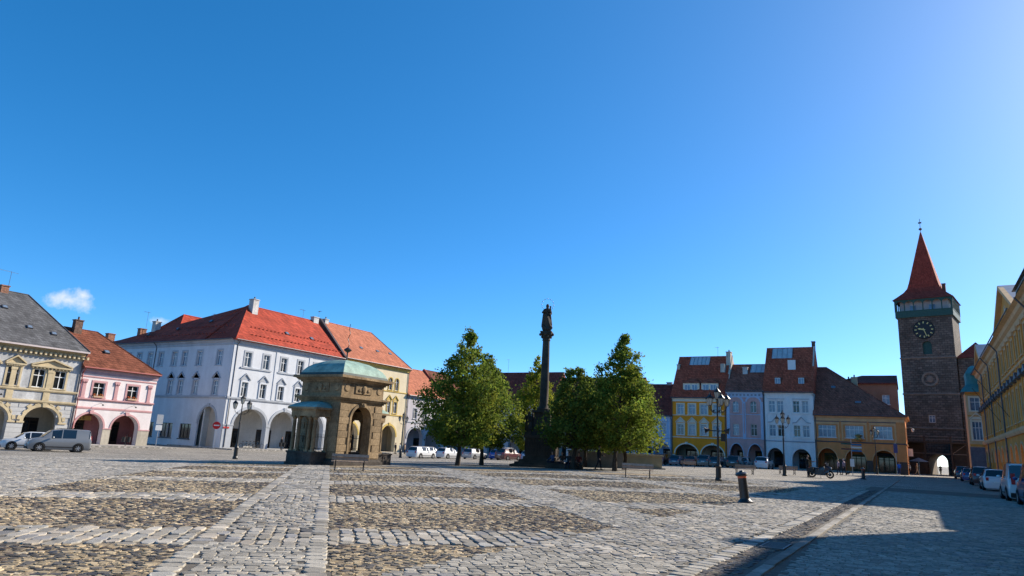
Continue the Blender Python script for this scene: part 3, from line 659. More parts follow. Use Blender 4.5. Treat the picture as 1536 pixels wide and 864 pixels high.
# wing roof: ridge runs along local y over the lane front
wv = [(-.6, 6.0, 14.62), (12.3, 6.0, 14.62), (8.0, 30.0, 14.62), (-.6, SL, 14.62), (6.0, 5.9, 20.8), (.9, 29.5, 15.5)]
w2 = MB().add(wv, [(0, 4, 5, 3), (1, 2, 5, 4), (2, 3, 5), (0, 1, 4)]).build('wing_roof', REDM, r)
# snow-guard rows on both slopes
for zz, nn in ((15.6, 26), (16.9, 22)):
    t = (zz - 14.62) / 6.2; yy = -.62 + 6.62 * t
    b = MB()
    for k in range(nn): xx = 2.5 + 6 * t * .6 + k * .72; b.box(xx - .12, xx + .12, yy - .12, yy + .02, zz + .02, zz + .14)
    stuff(b.build('snow_guards', REDM, rf)); b = MB()
    for k in range(26 if zz < 16 else 18): yy2 = 3 + k * .8; xx = -.6 + 6.6 * t; b.box(xx - .12, xx + .02, yy2 - .12, yy2 + .12, zz + .02, zz + .14)
    stuff(b.build('snow_guards', REDM, w2))
WCH = plaster('white_chimney', (.55, .53, .50), .12, .25)
c = chimney(rf, 6.2, 5.0, 20.3, 1.0, 1.0, 1.3, WCH); chimney(rf, 19.4, 6, 20.5, 1.1, .8, .9, WCH, False); antenna(rf, 16.8, 6, 20.8, 1.5, 1.0); antenna(rf, 20.2, 6, 21.4, 1.3, 1.2, R(60))
chimney(w2, 2.6, 23.0, 17.2, .9, .9, 1.2, WCH); chimney(w2, 2.2, 26.0, 16.4, 1.0, .8, .9, MATS['brick_chimney'], False); chimney(w2, 1.2, 33.0, 14.6, 1.1, .9, 2.0, MATS['brick_chimney'], False); antenna(w2, 2.4, 25.4, 16.6, 3.6, 1.0)
for yy, xx in ((10, 3.0), (16, 1.8), (22, 1.0)): skylight(w2, xx, yy, 14.62 + (xx + .6) * .94, 0, .5, .5).rotation_euler = (0, -R(43), 0)
for xx in (10.5, 15.5): skylight(rf, xx, 2.0, 14.62 + 2.62 * .937, math.atan2(6.2, 6.62), .6, .6)
lp = MB().box(-.45, .45, -.03, 0, 0, .22).build('street_plate', mat('plate_red', (.45, .03, .03), .5), r, (.55, -.08, 2.55))
# red-roofed block behind it
r = house('rear_block', 'red hipped roof rising behind the corner house, tall white chimney on it', (-95, 60.8, NB), R(90), 18, 14.2, 12, GRYW)
rf = roof(r, 18, 14.2, 12, 5.9, REDM, 5.0, 4.0, .5); chimney(rf, 9.6, 3.2, 17.4, 1.9, 1.0, 2.7, WCH, False); antenna(rf, 8.6, 3.2, 17.6, 3.2, .5)
# 4 cream house
CRM = plaster('cream_plaster', (.66, .57, .40), .05, .08); CRT = plaster('yellow_trim', (.58, .42, .13), .06, .08)
ar = [(2.6, 1.9, 2.6, 1.95), (7.4, 1.9, 2.6, 1.95), (12.2, 1.95, 2.6, 1.95)]
wx = [1.6, 3.3, 6.3, 8.0, 11.7, 13.45]
r = house('arcaded_house', 'cream house with yellow cornice behind the stone well house', nrow(81.0), R(90), 17.1, 14.7, 12, CRM, [(a[0] + .6, *a[1:]) for a in ar],
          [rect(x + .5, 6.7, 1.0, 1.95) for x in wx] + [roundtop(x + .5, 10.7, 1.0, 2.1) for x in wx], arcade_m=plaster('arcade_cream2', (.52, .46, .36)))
for a in ar: arch_trim(r, a[0] + .6, *a[1:], CRT, t=.3)
for x in wx: window(r, x + .5, 6.7, 1.0, 1.95, CRT, .16, 'tri', GL_D); window(r, x + .5, 10.7, 1.0, 2.1, CRT, .16, None, GL_D, round_=True)
band(r, 17.1, 6.2, CRT, .2, .1); band(r, 17.1, 10.3, CRT, .16, .1); cornice(r, 17.1, 14.9, CRT, .5, .8); gutter(r, 17.1, 14.85, ov=.55, pipe=[17.0])
ORT = mat('orange_tiles', (.40, .145, .085), .8, .09, .6, .25, 30, pat='tile', ps=(.25, .33), mortar=.7, spec=.1)
rf = roof(r, 17.1, 14.85, 12, 6.3, ORT, 0, 4.6, .6, .1)
for x in (6, 10.2, 13.6): skylight(rf, x, 2.0, 17.25, R(43), .7, .5)
chimney(rf, 1.0, 6, 20.8, .8, .7, .7, WCH)
# parapet wall between the red and the orange roof
MB().prism([(-.7, 14.9), (6, 21.55), (6.35, 21.55), (6.35, 15), (0, 15)], -.32, .12, plane='yz').build('party_wall', mat('dark_flashing', (.045, .035, .04), .6), r)
# 5 pale lilac house half behind the big tree, 6 next one
LIL = plaster('pale_lilac_plaster', (.52, .49, .51), .05, .1)
ar = [(3.1, 2.3, 2.5, 1.95), (8.4, 2.2, 2.5, 1.95)]
r = house('arcaded_house', 'pale lilac house with orange roof partly hidden by the leftmost tree', nrow(98.2), R(90), 11.4, 10.1, 11, LIL, ar, [rect(x, 6.1, 1.0, 1.8) for x in (2.6, 5.6, 8.8)])
for a in ar: arch_trim(r, *a, GRYT, t=.3)
for x in (2.6, 5.6, 8.8): window(r, x, 6.1, 1.0, 1.8, GRYT, .15, None, GL_D)
band(r, 11.4, 5.3, GRYT); cornice(r, 11.4, 10.3, GRYT, .4, .5); gutter(r, 11.4, 10.25, pipe=[.15]); rf = roof(r, 11.4, 10.25, 11, 5.6, ORT, 0, 0); rf2 = MB().prism([(-.5, 10.2), (5.5, 16.4), (11.5, 10.2)], 11.2, 11.5, plane='yz').build('party_wall', mat('red_edge', (.22, .05, .04), .8), r)
r = house('arcaded_house', 'pale grey house in the far corner of the square behind the trees', nrow(109.7), R(90), 8.2, 11.2, 11, plaster('corner_plaster', (.55, .55, .56)), [(4.1, 2.2, 2.4, 1.9)], [rect(x, 6.1, 1.0, 1.8) for x in (2.2, 5.8)])
for x in (2.2, 5.8): window(r, x, 6.1, 1.0, 1.8, GRYT)
rf = roof(r, 8.2, 11.2, 11, 5, RT1)

# ------------------------------------------------------------ east row (faces -Y at Y=118)
def erow(X0): return (X0, 118, gz(X0) + .10)
def arcs(W, n, hw, zs, rise, x0=0): return [(x0 + W * (i + .5) / n, hw, zs, rise) for i in range(n)]
DRT = mat('dark_red_tiles', (.20, .055, .04), .85, .16, .6, .3, 30, pat='tile', ps=(.25, .33), mortar=.5, spec=.1)
BRT = mat('brownish_tiles', (.29, .10, .066), .85, .25, .7, .3, 30, pat='tile', ps=(.25, .33), mortar=.5, spec=.1)
# houses behind the trees
r = house('arcaded_house', 'grey house with dark red roof at the back, left of the statue column', (-80, 118, -1.0), 0, 19, 10.5, 11, plaster('back_grey', (.50, .50, .52)), arcs(19, 4, 1.8, 2.5, 1.8), [rect(x, 6.2, 1.1, 1.8) for x in (2, 5, 8, 11, 14, 17)])
for x in (2, 5, 8, 11, 14, 17): window(r, x, 6.2, 1.1, 1.8, GRYT, .15, None, GL_L)
rf = roof(r, 19, 10.6, 11, 6.5, DRT); cornice(r, 19, 10.6, GRYT, .4, .5); antenna(rf, 6, 5.5, 17, 3.0, .6)
r = house('arcaded_house', 'pale house with long dark red roof behind the statue column', (-60.9, 118, -.95), 0, 17.2, 10.2, 11, plaster('back_pale', (.56, .55, .52)), arcs(17.2, 4, 1.6, 2.5, 1.7), [rect(x, 6.1, 1.1, 1.8) for x in (2, 5.3, 8.6, 11.9, 15.2)])
for x in (2, 5.3, 8.6, 11.9, 15.2): window(r, x, 6.1, 1.1, 1.8, WHITEW, .15, None, GL_L)
rf = roof(r, 17.2, 10.3, 11, 5.6, DRT); cornice(r, 17.2, 10.3, GRYT, .4, .5); antenna(rf, 7.5, 5.5, 15.8, 3.0, .6)
# blue house
BLU = plaster('sky_blue_plaster', (.40, .60, .82), .05, .08); BLUT = plaster('pale_blue_trim', (.52, .60, .70), .04, .06); STN = plaster('grey_plinth', (.30, .30, .32), .1)
r = house('arcaded_house', 'sky blue house with dark red roof beside the rightmost tree', erow(-43.6), 0, 6.6, 8.2, 10, BLU, [(1.9, 1.35, 2.15, 1.45), (4.9, 1.5, 2.15, 1.45)], [rect(x, 5.05, 1.0, 1.95) for x in (1.8, 5.15)])
for a in ((1.9, 1.35, 2.15, 1.45), (4.9, 1.5, 2.15, 1.45)): arch_trim(r, *a, BLUT, t=.22, key=False)
for x in (1.8, 5.15): window(r, x, 5.05, 1.0, 1.95, BLUT, .22, 'flat', GL_L)
MB().box(.02, .45, -.04, .02, 4.6, 8).box(6.1, 6.55, -.04, .02, 4.6, 8).build('corner_strip', BLUT, r); MB().box(6.42, 6.6, -.05, .02, -.2, 1.95).build('plinth', STN, r); MB().box(3.26, 3.38, -.05, .02, -.2, 1.95).build('plinth', STN, r)
band(r, 6.6, 4.35, BLUT, .15, .08); cornice(r, 6.6, 8.35, BLUT, .35, .5); gutter(r, 6.6, 8.3, pipe=[6.5]); rf = roof(r, 6.6, 8.3, 10, 5.9, DRT)
chimney(rf, 4.6, 5.2, 13.6, .9, .6, .9, STN, False)
# yellow house
YEL = plaster('deep_yellow_plaster', (.90, .315, .03), .05, .08); CRE = plaster('cream_trim', (.78, .70, .55), .04, .06)
ar = [(2.55, 1.95, 1.75, 1.65), (6.95, 1.9, 1.75, 1.65)]; wx = [1.55, 3.55, 5.6, 7.75]
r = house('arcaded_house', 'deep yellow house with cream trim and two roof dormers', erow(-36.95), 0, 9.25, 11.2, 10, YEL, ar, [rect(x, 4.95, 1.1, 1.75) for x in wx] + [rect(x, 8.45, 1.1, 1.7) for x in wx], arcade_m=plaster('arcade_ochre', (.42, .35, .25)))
for a in ar: arch_trim(r, *a, CRE, t=.2, proud=.05)
for x in wx: window(r, x, 4.95, 1.1, 1.75, CRE, .2, 'tri', GL_L); window(r, x, 8.45, 1.1, 1.7, CRE, .2, None, GL_L)
for x0_, x1_ in ((0, .6), (4.5, 5.05), (8.85, 9.25)): MB().box(x0_, x1_, -.05, .02, -.2, 1.35).build('plinth', STN, r); MB().box(x0_, x1_, -.08, .02, 1.36, 1.62).build('impost', CRE, r)
band(r, 9.25, 4.45, CRE, .14, .07); band(r, 9.25, 8.2, CRE, .1, .07); MB().box(0, 9.25, -.1, .02, 10.62, 11.05).build('frieze', CRE, r); cornice(r, 9.25, 11.4, CRE, .4, .4); gutter(r, 9.25, 11.32, pipe=[.1, 9.15])
REDT = mat('red_brown_tiles', (.42, .092, .05), .85, .14, .6, .3, 30, pat='tile', ps=(.25, .33), mortar=.5, spec=.1)
rf = roof(r, 9.25, 11.35, 10, 7.7, REDT)
for x0_ in (1.85, 5.05):
    d_ = MB().box(0, 2.85, .55, 3.4, 12.15, 13.85).build('dormer', CRE, rf, (x0_, 0, 0))
    MB().add([(-.15, .35, 13.85), (3.0, .35, 13.85), (3.0, 3.6, 13.85), (-.15, 3.6, 13.85), (.9, 1.7, 14.75), (1.95, 1.7, 14.75), (1.95, 4.4, 14.75), (.9, 4.4, 14.75)], [(0, 1, 5, 4), (1, 2, 6, 5), (3, 0, 4, 7), (4, 5, 6, 7)]).build('dormer_roof', REDT, d_)
    for xx in (.78, 2.05):
        w_ = MB().box(-.5, .5, -.06, .0, 0, 1.15).box(-.03, .03, -.09, .0, 0, 1.15).build('dormer_window', WHITEW, d_, (xx, .55, 12.45)); MB().box(-.43, -.05, -.08, -.06, .07, 1.07).box(.05, .43, -.08, -.06, .07, 1.07).build('pane', GL_L, w_)
def roofpt(H, Rr, D, ov, y): return H + Rr * (y + ov) / (D / 2 + ov)
def skyband(rf, H, Rr, D, x0, x1, y0, y1, ov=.45):
    z0, z1 = roofpt(H, Rr, D, ov, y0), roofpt(H, Rr, D, ov, y1); n = max(3, int((x1 - x0) / .7)); dx = (x1 - x0) / n
    o = MB().add([(x0, y0, z0 + .08), (x1, y0, z0 + .08), (x1, y1, z1 + .08), (x0, y1, z1 + .08)], [(0, 1, 2, 3)]).build('glazed_strip', mat('roof_glazing', (.42, .46, .47), .12, .15, 1, spec=.8), rf)
    for i in range(n + 1): xx = x0 + i * dx; MB().tube((xx, y0, z0 + .1), (xx, y1, z1 + .1), .045, n=4).build('glazing_bar', ZINC, o)
skyband(rf, 11.35, 7.7, 10, 2.1, 5.6, 3.8, 4.95)
SIDEW = plaster('gable_plaster', (.52, .46, .38), .1, .2)
def endwall(r, x, H, Rr, D, m, ov=.45, t=.24, up=.18): MB().prism([(-.2, H - .6), (-.2, H + .15), (D / 2, H + Rr + up), (D + .2, H + .15), (D + .2, H - .6)], x - t / 2, x + t / 2, plane='yz').build('gable_wall', m, r)
endwall(r, 9.32, 11.35, 7.7, 10, SIDEW, t=.3); c = chimney(rf, 9.0, 4.4, 18.2, .75, 1.3, 1.4, SIDEW); chimney(rf, .2, 3.5, 16.2, .5, .5, 1.2, SIDEW, False); antenna(rf, 6.9, 5, 19.0, 1.8, .6)
MB().box(-.35, .35, -.6, .6, 0, 1.5).build('chimney', SIDEW, rf, (8.3, 2.9, 15.9))
# pink and blue house
PNK = plaster('dusty_pink_plaster', (.60, .36, .33), .06, .1); PBL = plaster('grey_blue_trim', (.46, .55, .68), .06, .1)
ar = [(1.55, 1.1, 1.7, 1.95), (4.5, 1.12, 1.7, 1.95)]
r = house('arcaded_house', 'narrow dusty pink house with grey blue pilasters', erow(-27.6), 0, 6.05, 12.15, 10, PNK, ar, [rect(x, 5.0, .98, 1.85) for x in (1.55, 4.4)] + [roundtop(x, 8.75, .98, 1.85) for x in (1.55, 4.4)])
for a in ar: arch_trim(r, *a, PBL, t=.12, key=False)
for x in (1.55, 4.4):
    window(r, x, 5.0, .98, 1.85, PNK, .1, None, GL_L); window(r, x, 8.75, .98, 1.85, PNK, .1, None, GL_L, round_=True)
    b = MB()
    for k in range(10):
        t0, t1 = math.pi * k / 10, math.pi * (k + 1) / 10; Q = lambda t, q: (x + (1.0 + q) * math.cos(t), 10.5 + (.75 + q) * math.sin(t))
        b.prism([Q(t0, 0), Q(t0, .3), Q(t1, .3), Q(t1, 0)], -.06, .02)
    b.build('blind_arch', PBL, r)
for xx in (.05, 2.65, 5.5): MB().box(xx, xx + .5, -.07, .02, 4.4, 10.5).build('pilaster', PBL, r)
MB().box(2.82, 2.98, -.09, -.06, 5.3, 10.2).build('pilaster_panel', PNK, r); MB().box(0, 6.05, -.08, .02, 11.2, 12.0).build('frieze', PBL, r)
for k in range(9): MB().box(-.16, .16, -.12, .02, 0, .3).build('frieze_block', mat('frieze_grey', (.25, .28, .33)), r, (.6 + k * .6, 0, 11.45))
band(r, 6.05, 4.5, PBL, .12, .06); band(r, 6.05, 8.35, PBL, .1, .05); cornice(r, 6.05, 12.35, PBL, .4, .4); gutter(r, 6.05, 12.28, pipe=[5.98]); rf = roof(r, 6.05, 12.3, 10, 5.0, BRT)
skyband(rf, 12.3, 5.0, 10, 3.4, 6.0, 3.2, 4.9); chimney(rf, 2.6, 3.2, 15.6, .8, .5, .9, WCH, False)
# white tall house
WHT = plaster('white_plaster', (.84, .80, .76), .05, .1)
ar = [(1.55, 1.28, 1.35, 1.75), (5.45, 1.42, 1.35, 1.75)]; wx = [1.25, 2.55, 4.95, 6.3]
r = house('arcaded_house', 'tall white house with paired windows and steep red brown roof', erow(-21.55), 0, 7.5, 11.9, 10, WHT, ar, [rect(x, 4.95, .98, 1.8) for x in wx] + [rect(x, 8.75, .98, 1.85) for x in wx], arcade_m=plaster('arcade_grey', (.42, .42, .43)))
for i, x in enumerate(wx): window(r, x, 4.95, .98, 1.8, WHT, .1, None, GL_L if i in (0, 3) else GL_D); window(r, x, 8.75, .98, 1.85, WHT, .1, None, GL_L if i != 2 else GL_D)
for x in (1.9, 5.62):
    b = MB()
    for s in (-1, 1): b.prism([(x + s * 1.35, 7.05), (x + s * 1.35, 7.2), (x + s * .75, 7.3), (x, 8.15), (x, 8.0), (x + s * .8, 7.15)], -.14, .02)
    b.build('pediment', GRYT, r); MB().box(x - 1.35, x + 1.35, -.1, .02, 8.5, 8.62).build('sill_band', WHT, r); MB().box(x - 1.3, x + 1.3, -.1, .02, 10.85, 10.95).build('hood_mould', GRYT, r); MB().box(x - 1.3, x + 1.3, -.08, .02, 4.62, 4.72).build('sill_band', WHT, r)
for xx in (.04, 3.45, 7.0): MB().box(xx, xx + .44, -.06, .02, 4.5, 11.3).build('pilaster', WHT, r)
band(r, 7.5, 4.1, GRYT, .16, .1); cornice(r, 7.5, 12.1, WHT, .35, .55); gutter(r, 7.5, 12.03, pipe=[.08]); rf = roof(r, 7.5, 12.05, 10, 7.9, REDT)
skyband(rf, 12.05, 7.9, 10, .9, 4.1, 3.6, 4.9); endwall(r, 7.45, 12.05, 7.9, 10, plaster('gable_pale', (.58, .54, .48), .08, .25), t=.24)
MB().box(4.0, 5.2, 2.1, 2.3, 15.9, 17.5).build('white_hatch', WHITEW, rf, (-.4, .1, 0), (0, 0, 0))
for x in (2.2, 5.8):
    d_ = MB().box(-.5, .5, 0.55, 1.9, 13.15, 14.45).build('dormer', mat('dormer_brown', (.22, .10, .07), .8), rf, (x, 0, 0)); w_ = MB().box(-.42, .42, .5, .55, 13.25, 14.35).build('dormer_window', WHITEW, d_); MB().box(-.36, -.03, .48, .5, 13.32, 14.28).box(.03, .36, .48, .5, 13.32, 14.28).build('pane', GL_L, w_)
chimney(rf, 7.3, 5.6, 19.4, .5, .7, 1.5, MATS['sooty_brick'], False)
# ochre corner house
OCR = plaster('brownish_ochre_plaster', (.74, .28, .10), .06, .1); OCL = plaster('light_ochre_trim', (.76, .42, .21), .05, .08); BRN = mat('brown_tile_plinth', (.085, .045, .03), .5, .2, 4)
ar = [(1.6, 1.38, 1.5, 1.8), (5.5, 1.42, 1.6, 1.72), (9.3, 1.5, 1.65, 1.68)]; wx = [1.7, 5.5, 9.35]; OW = 12.3
r = house('corner_house', 'ochre corner house with wide windows and sloping brown hip roof by the gate tower', erow(-13.95), 0, OW, 8.35, 13, OCR, ar, [rect(x, 5.0, 2.5, 1.85) for x in wx], shopm=mat('shop_green', (.05, .075, .04), .6), sides=(1, 0))
for a in ar: arch_trim(r, *a, OCL, t=.1, proud=.03, key=False)
for x in wx:
    window(r, x, 5.0, 2.5, 1.85, None, .1, None, GL_L, cols=4, tr=.66); f_ = MB().box(x - 1.75, x - 1.55, -.06, .02, 4.55, 7.35).box(x + 1.55, x + 1.75, -.06, .02, 4.55, 7.35).box(x - 1.55, x + 1.55, -.06, .02, 7.0, 7.35).build('window_panel', OCL, r)
    MB().box(x - 1.8, x + 1.8, -.14, .02, 7.36, 7.46).build('hood_mould', LEAD, r)
for x0_, x1_ in ((0, .2), (3.0, 4.06), (6.94, 7.78), (10.82, OW)): MB().box(x0_, x1_, -.05, .02, -.2, 1.75).build('plinth', BRN, r)
band(r, OW, 4.25, LEAD, .13, .14); MB().box(0, OW, -.05, .02, 7.5, 7.95).build('frieze', OCL, r); cornice(r, OW, 8.5, OCL, .5, .5); gutter(r, OW, 8.42, ov=.5, pipe=[.1])
rf = roof(r, OW, 8.42, 13, 8.2, BRT, 0, 10.9, .6, .2); chimney(rf, 5.6, 5.2, 12.8, .85, .8, 1.9, plaster('buff_chimney', (.42, .33, .22))); skylight(rf, 2.6, 3.4, 13.0, R(49), .6, .4, ZINC); skylight(rf, 6.2, 1.2, 10.45, R(49), .8, .35, ZINC); chimney(rf, 4.7, 6.0, 14.0, .4, .4, .5, BRN)
MB().box(8.2, 10.4, 3.42, 3.5, 2.5, 2.95).build('shop_fascia', mat('fascia_dark', (.03, .03, .035), .6), r)
sx = link('gate_front', None, r, (OW, 0, 0), R(90)); sx.empty_display_size = .3       # sunlit front towards the gate
facade(sx, 0, 13, -.7, 8.35, [rect(x, 5.0, 1.3, 1.85) for x in (2.2, 5.2, 8.2)] + [rect(x, .1, 1.6, 2.7) for x in (2.4, 6.0)], OCR, .2, y=-.03)
for x in (2.2, 5.2, 8.2): window(sx, x, 5.0, 1.3, 1.85, OCL, .18, None, GL_L)
for x in (2.4, 6.0): shopfront(sx, x, 1.6, 2.7, .12, DARKWOOD, 1)
cornice(sx, 13, 8.5, OCL, .5, .5, y=-.03); b = MB().prism([(.0, 4.25), (-.17, 4.25), (-.17, 4.38), (.0, 4.38)], 0, 13, plane='yz').build('string_course', OCL, sx)
bx_ = MB().box(-.06, .06, -.75, -.1, 0, 1.1).build('hanging_sign', WHITEW, sx, (3.6, 0, 2.7))
lm = MB().path([(0, 0, 0), (0, -.6, .25), (0, -.9, .1)], .025, 5).build('wall_lamp', BLACKIRON, sx, (1.0, -.05, 6.6)); MB().lathe([(.06, .1), (.2, 0), (.14, -.35), (.03, -.4)], 8, c=(0, -.9, 0)).build('lamp_glass', mat('lamp_glass', (.55, .55, .52), .25, .05, spec=.6), lm)
# brown house behind
r = house('rear_house', 'brown house with flat red roof between the ochre house and the tower', (-12.6, 134, 0), 0, 9.9, 15.0, 10, plaster('brown_plaster', (.33, .18, .11)), holes=[rect(x, 11.4, 1.1, 1.6) for x in (2.2, 5.2, 8.2)])
for x in (2.2, 5.2, 8.2): window(r, x, 11.4, 1.1, 1.6, None, .1, None, GL_L)
roof(r, 9.9, 15.0, 10, 1.8, DRT, 4.5, 0)

# ------------------------------------------------------------ gate tower
TST = mat('tower_sandstone', (.118, .097, .08), .92, .3, .25, .5, 12, pat='block', ps=(.8, .42), mortar=.5)
TST2 = mat('tower_dressed_stone', (.20, .155, .12), .9, .25, 1.5, .3, 20)
VERD = mat('green_painted_timber', (.022, .072, .062), .6, .2, 3)
t = thing('gate_tower', 'tall dark stone gate tower with clock and red spire', 'tower', (-1.95, 150, 0), -R(9.5))
TW = 9.0; TH = 29.2
gate = arch_poly(4.75, 1.5, 2.3, 1.35, -.2)
facade(t, 0, TW, -1, TH, [gate, roundtop(4.6, 22.0, 1.5, 2.5), rect(4.4, 9.3, 1.0, 1.3)], TST, .5)
b = MB(); b.add([(0, 0, -1), (0, 9, -1), (0, 9, TH), (0, 0, TH)], [(0, 1, 2, 3)]); b.add([(TW, 0, -1), (TW, 9, -1), (TW, 9, TH), (TW, 0, TH)], [(0, 1, 2, 3)]); b.build('side_wall', TST, t)
facade(t, 0, TW, -1, TH, [gate], TST, -.5, y=9.0, name='rear_wall')
n = len(gate); MB().add([(a, .3, z) for a, z in gate] + [(a, 8.8, z) for a, z in gate], [(i, (i + 1) % n, n + (i + 1) % n, n + i) for i in range(1, n)]).build('gate_passage', TST2, t)
for z in (21.2, 14.4, 8.1): MB().prism([(.0, z), (-.14, z + .06), (-.14, z + .2), (0, z + .3)], -.12, TW + .12, plane='yz').build('string_course', TST2, t); MB().prism([(TW, z), (TW + .14, z + .06), (TW + .14, z + .2), (TW, z + .3)], -.12, 9, plane='xz').build('string_course', TST2, t)
MB().box(3.85, 5.35, .42, .48, 22.0, 24.6).build('shutter', VERD, t); window(t, 4.4, 9.3, 1.0, 1.3, TST2, .15, None, GL_L)
# roundel
MB().lathe([(1.0, -.12), (1.05, -.2), (1.35, -.2), (1.4, .0)], 24, c=(4.6, 0, 17.3), axis='y', cap=False).build('roundel', TST2, t)
MB().ell((4.6, -.02, 17.3), (.55, .16, .6), 12, 8).build('relief', TST2, t)
ck = MB().lathe([(.02, -.10), (1.68, -.10), (1.74, -.18), (1.8, -.12), (1.8, .02)], 40, c=(0, 0, 0), axis='y').build('clock', mat('clock_black', (.012, .016, .02), .5, .1), t, (4.3, 0, 26.7))
GOLD = mat('gilding', (.52, .40, .16), .45, .2, 3, metal=.5)
for k in range(12):
    a = k * math.pi / 6; o = MB().box(-.09, .09, -.14, -.11, 1.2, 1.56).build('hour_mark', GOLD, ck, (0, 0, 0), (0, a, 0))
MB().box(-.07, .07, -.2, -.17, -.3, 1.35).build('minute_hand', GOLD, ck, (0, 0, 0), (0, R(27 * 6), 0)); MB().prism([(-.07, -.25), (.07, -.25), (.16, .75), (0, 1.05), (-.16, .75)], -.17, -.15).build('hour_hand', GOLD, ck, (0, 0, 0), (0, R(283), 0))
# gallery
g = MB().box(-.3, TW + .3, -.3, 9.3, TH, TH + .25).build('gallery_floor', VERD, t)
MB().box(.5, TW - .5, .6, 8.4, TH, TH + 4).build('gallery_room', plaster('gallery_white', (.38, .38, .38)), t)
for sx_, rot, o0 in ((0, 0, (0, -.25)), (1, R(90), (TW + .25, 0)), (2, R(-90), (-.25, 9)), (3, R(180), (TW, 9.25))):
    q = link('gallery_side', None, t, (o0[0], o0[1], TH), rot); q.empty_display_size = .3
    MB().box(-.22, TW + .22, -.05, .05, .25, 1.2).box(-.25, TW + .25, -.1, .1, 1.2, 1.32).box(-.25, TW + .25, -.1, .1, 3.3, 3.62).build('railing', VERD, q)
    for k in range(7): MB().box(-.09, .09, -.09, .09, 1.3, 3.35).build('post', VERD, q, (-.16 + k * (TW + .32) / 6, 0, 0))
    for k in range(6):
        b = MB(); xc = -.16 + (k + .5) * (TW + .32) / 6; hw_ = (TW + .32) / 12
        for s in (-1, 1): b.prism([(s * hw_, 3.3), (s * hw_, 2.45), (s * hw_ * .8, 2.85), (s * hw_ * .4, 3.12), (0, 3.2), (0, 3.3)], -.05, .05)
        b.build('arch_brace', VERD, q, (xc, 0, 0))
for x in (2.7, 5.9): MB().box(-.5, .5, .5, .58, 1.1, 2.4).build('gallery_window', GL_L, t, (x, 0, TH))
TR = mat('spire_red_tiles', (.30, .055, .036), .8, .12, .5, .25, 30, pat='tile', ps=(.22, .3), mortar=.6, spec=.1)
pr = [(5.1, 32.7), (4.25, 33.5), (3.35, 34.4), (2.75, 35.3), (2.45, 36.4), (.10, 47.3)]
v = []; f = []
for hw_, z in pr: v += [(4.5 - hw_, 4.5 - hw_, z), (4.5 + hw_, 4.5 - hw_, z), (4.5 + hw_, 4.5 + hw_, z), (4.5 - hw_, 4.5 + hw_, z)]
for j in range(len(pr) - 1):
    for i in range(4): f.append((j * 4 + i, j * 4 + (i + 1) % 4, (j + 1) * 4 + (i + 1) % 4, (j + 1) * 4 + i))
f += [(3, 2, 1, 0)]
sp = MB().add(v, f).build('spire', TR, t)
MB().tube((4.5, 4.5, 47), (4.5, 4.5, 50.2), .05, n=6).lathe([(.02, -.3), (.3, -.1), (.3, .1), (.02, .3)], 10, c=(4.5, 4.5, 48)).box(4.2, 4.8, 4.47, 4.53, 49.2, 49.5).build('finial', mat('dull_bronze', (.12, .07, .05), .5, metal=.5), sp)
chimney(sp, 7.6, 4.5, 34.6, .6, .5, 1.6, MATS['sooty_brick'], False)
# side building right of the tower
r = thing('stone_annex', 'dark stone building with red roof leaning on the tower', 'house', (7.0, 148.5, 0), -R(9.5))
b = MB().box(.05, 5.5, 1, 9, -1, 21.2); b.build('wall', TST, r); MB().add([(-.2, .7, 21.2), (5.8, .7, 21.2), (5.8, 9.2, 21.2), (-.2, 9.2, 21.2), (2.7, 4.9, 24.6)], [(0, 1, 4), (1, 2, 4), (2, 3, 4), (3, 0, 4)]).build('roof', TR, r)
MB().box(2.0, 2.9, .9, 1.02, 10.2, 11.6).build('window', GL_L, r)
# timber gallery and dark passage at the foot of the tower
r = thing('timber_gallery', 'dark timber footbridge with railing across the tower foot', 'footbridge', (-2.6, 141.5, 0), 0)
DT = mat('scaffold_timber', (.05, .038, .03), .8, .3, 4)
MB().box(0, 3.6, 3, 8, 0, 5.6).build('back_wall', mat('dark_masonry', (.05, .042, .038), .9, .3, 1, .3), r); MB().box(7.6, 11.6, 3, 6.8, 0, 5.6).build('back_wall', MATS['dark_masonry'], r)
MB().box(-.2, 11.8, -.2, 3.2, 5.4, 5.65).build('deck', DT, r)
for x in (0, 3.4, 7.3, 9.6, 11.5): MB().box(-.13, .13, -.1, .15, 0, 6.6).build('post', DT, r, (x, 0, 0))
for z in (3.6, 6.0, 6.5): MB().tube((-.1, 0, z), (11.7, 0, z), .06, n=5).build('rail', mat('weathered_rail', (.16, .14, .12), .8), r)
for k in range(38): MB().tube((0, 0, 5.65), (0, 0, 6.5), .03, n=4).build('baluster', DT, r, (.2 + k * .3, 0, 0))
for x0_, x1_ in ((7.3, 9.6), (9.6, 11.5)): MB().tube((x0_, 0, 3.6), (x1_, 0, 5.4), .05, n=5).build('brace', MATS['weathered_rail'], r)
r = thing('cafe_parasol', 'grey open parasol in front of the dark passage', 'parasol', (-.3, 138, 0)); MB().tube((0, 0, 0), (0, 0, 2.6), .03, n=6).build('pole', ALU, r)
b = MB()
for k in range(8):
    a, c = R(45 * k), R(45 * (k + 1)); b.add([(0, 0, 2.75), (1.6 * math.cos(a), 1.6 * math.sin(a), 2.1), (1.6 * math.cos(c), 1.6 * math.sin(c), 2.1)], [(0, 1, 2)])
b.build('canopy', mat('parasol_grey', (.22, .22, .22), .9), r)
r = house('street_house', 'bright cream house seen through the gate arch', (-1.0, 166, 0), R(90), 30, 10, 9, plaster('bright_cream', (.36, .35, .33)), holes=[rect(x, .8, 1.2, 2.0) for x in (3, 7, 11, 16)]); roof(r, 30, 10, 9, 4, RT1)
for x in (3, 7, 11, 16): window(r, x, .8, 1.2, 2.0, CRE, .15)

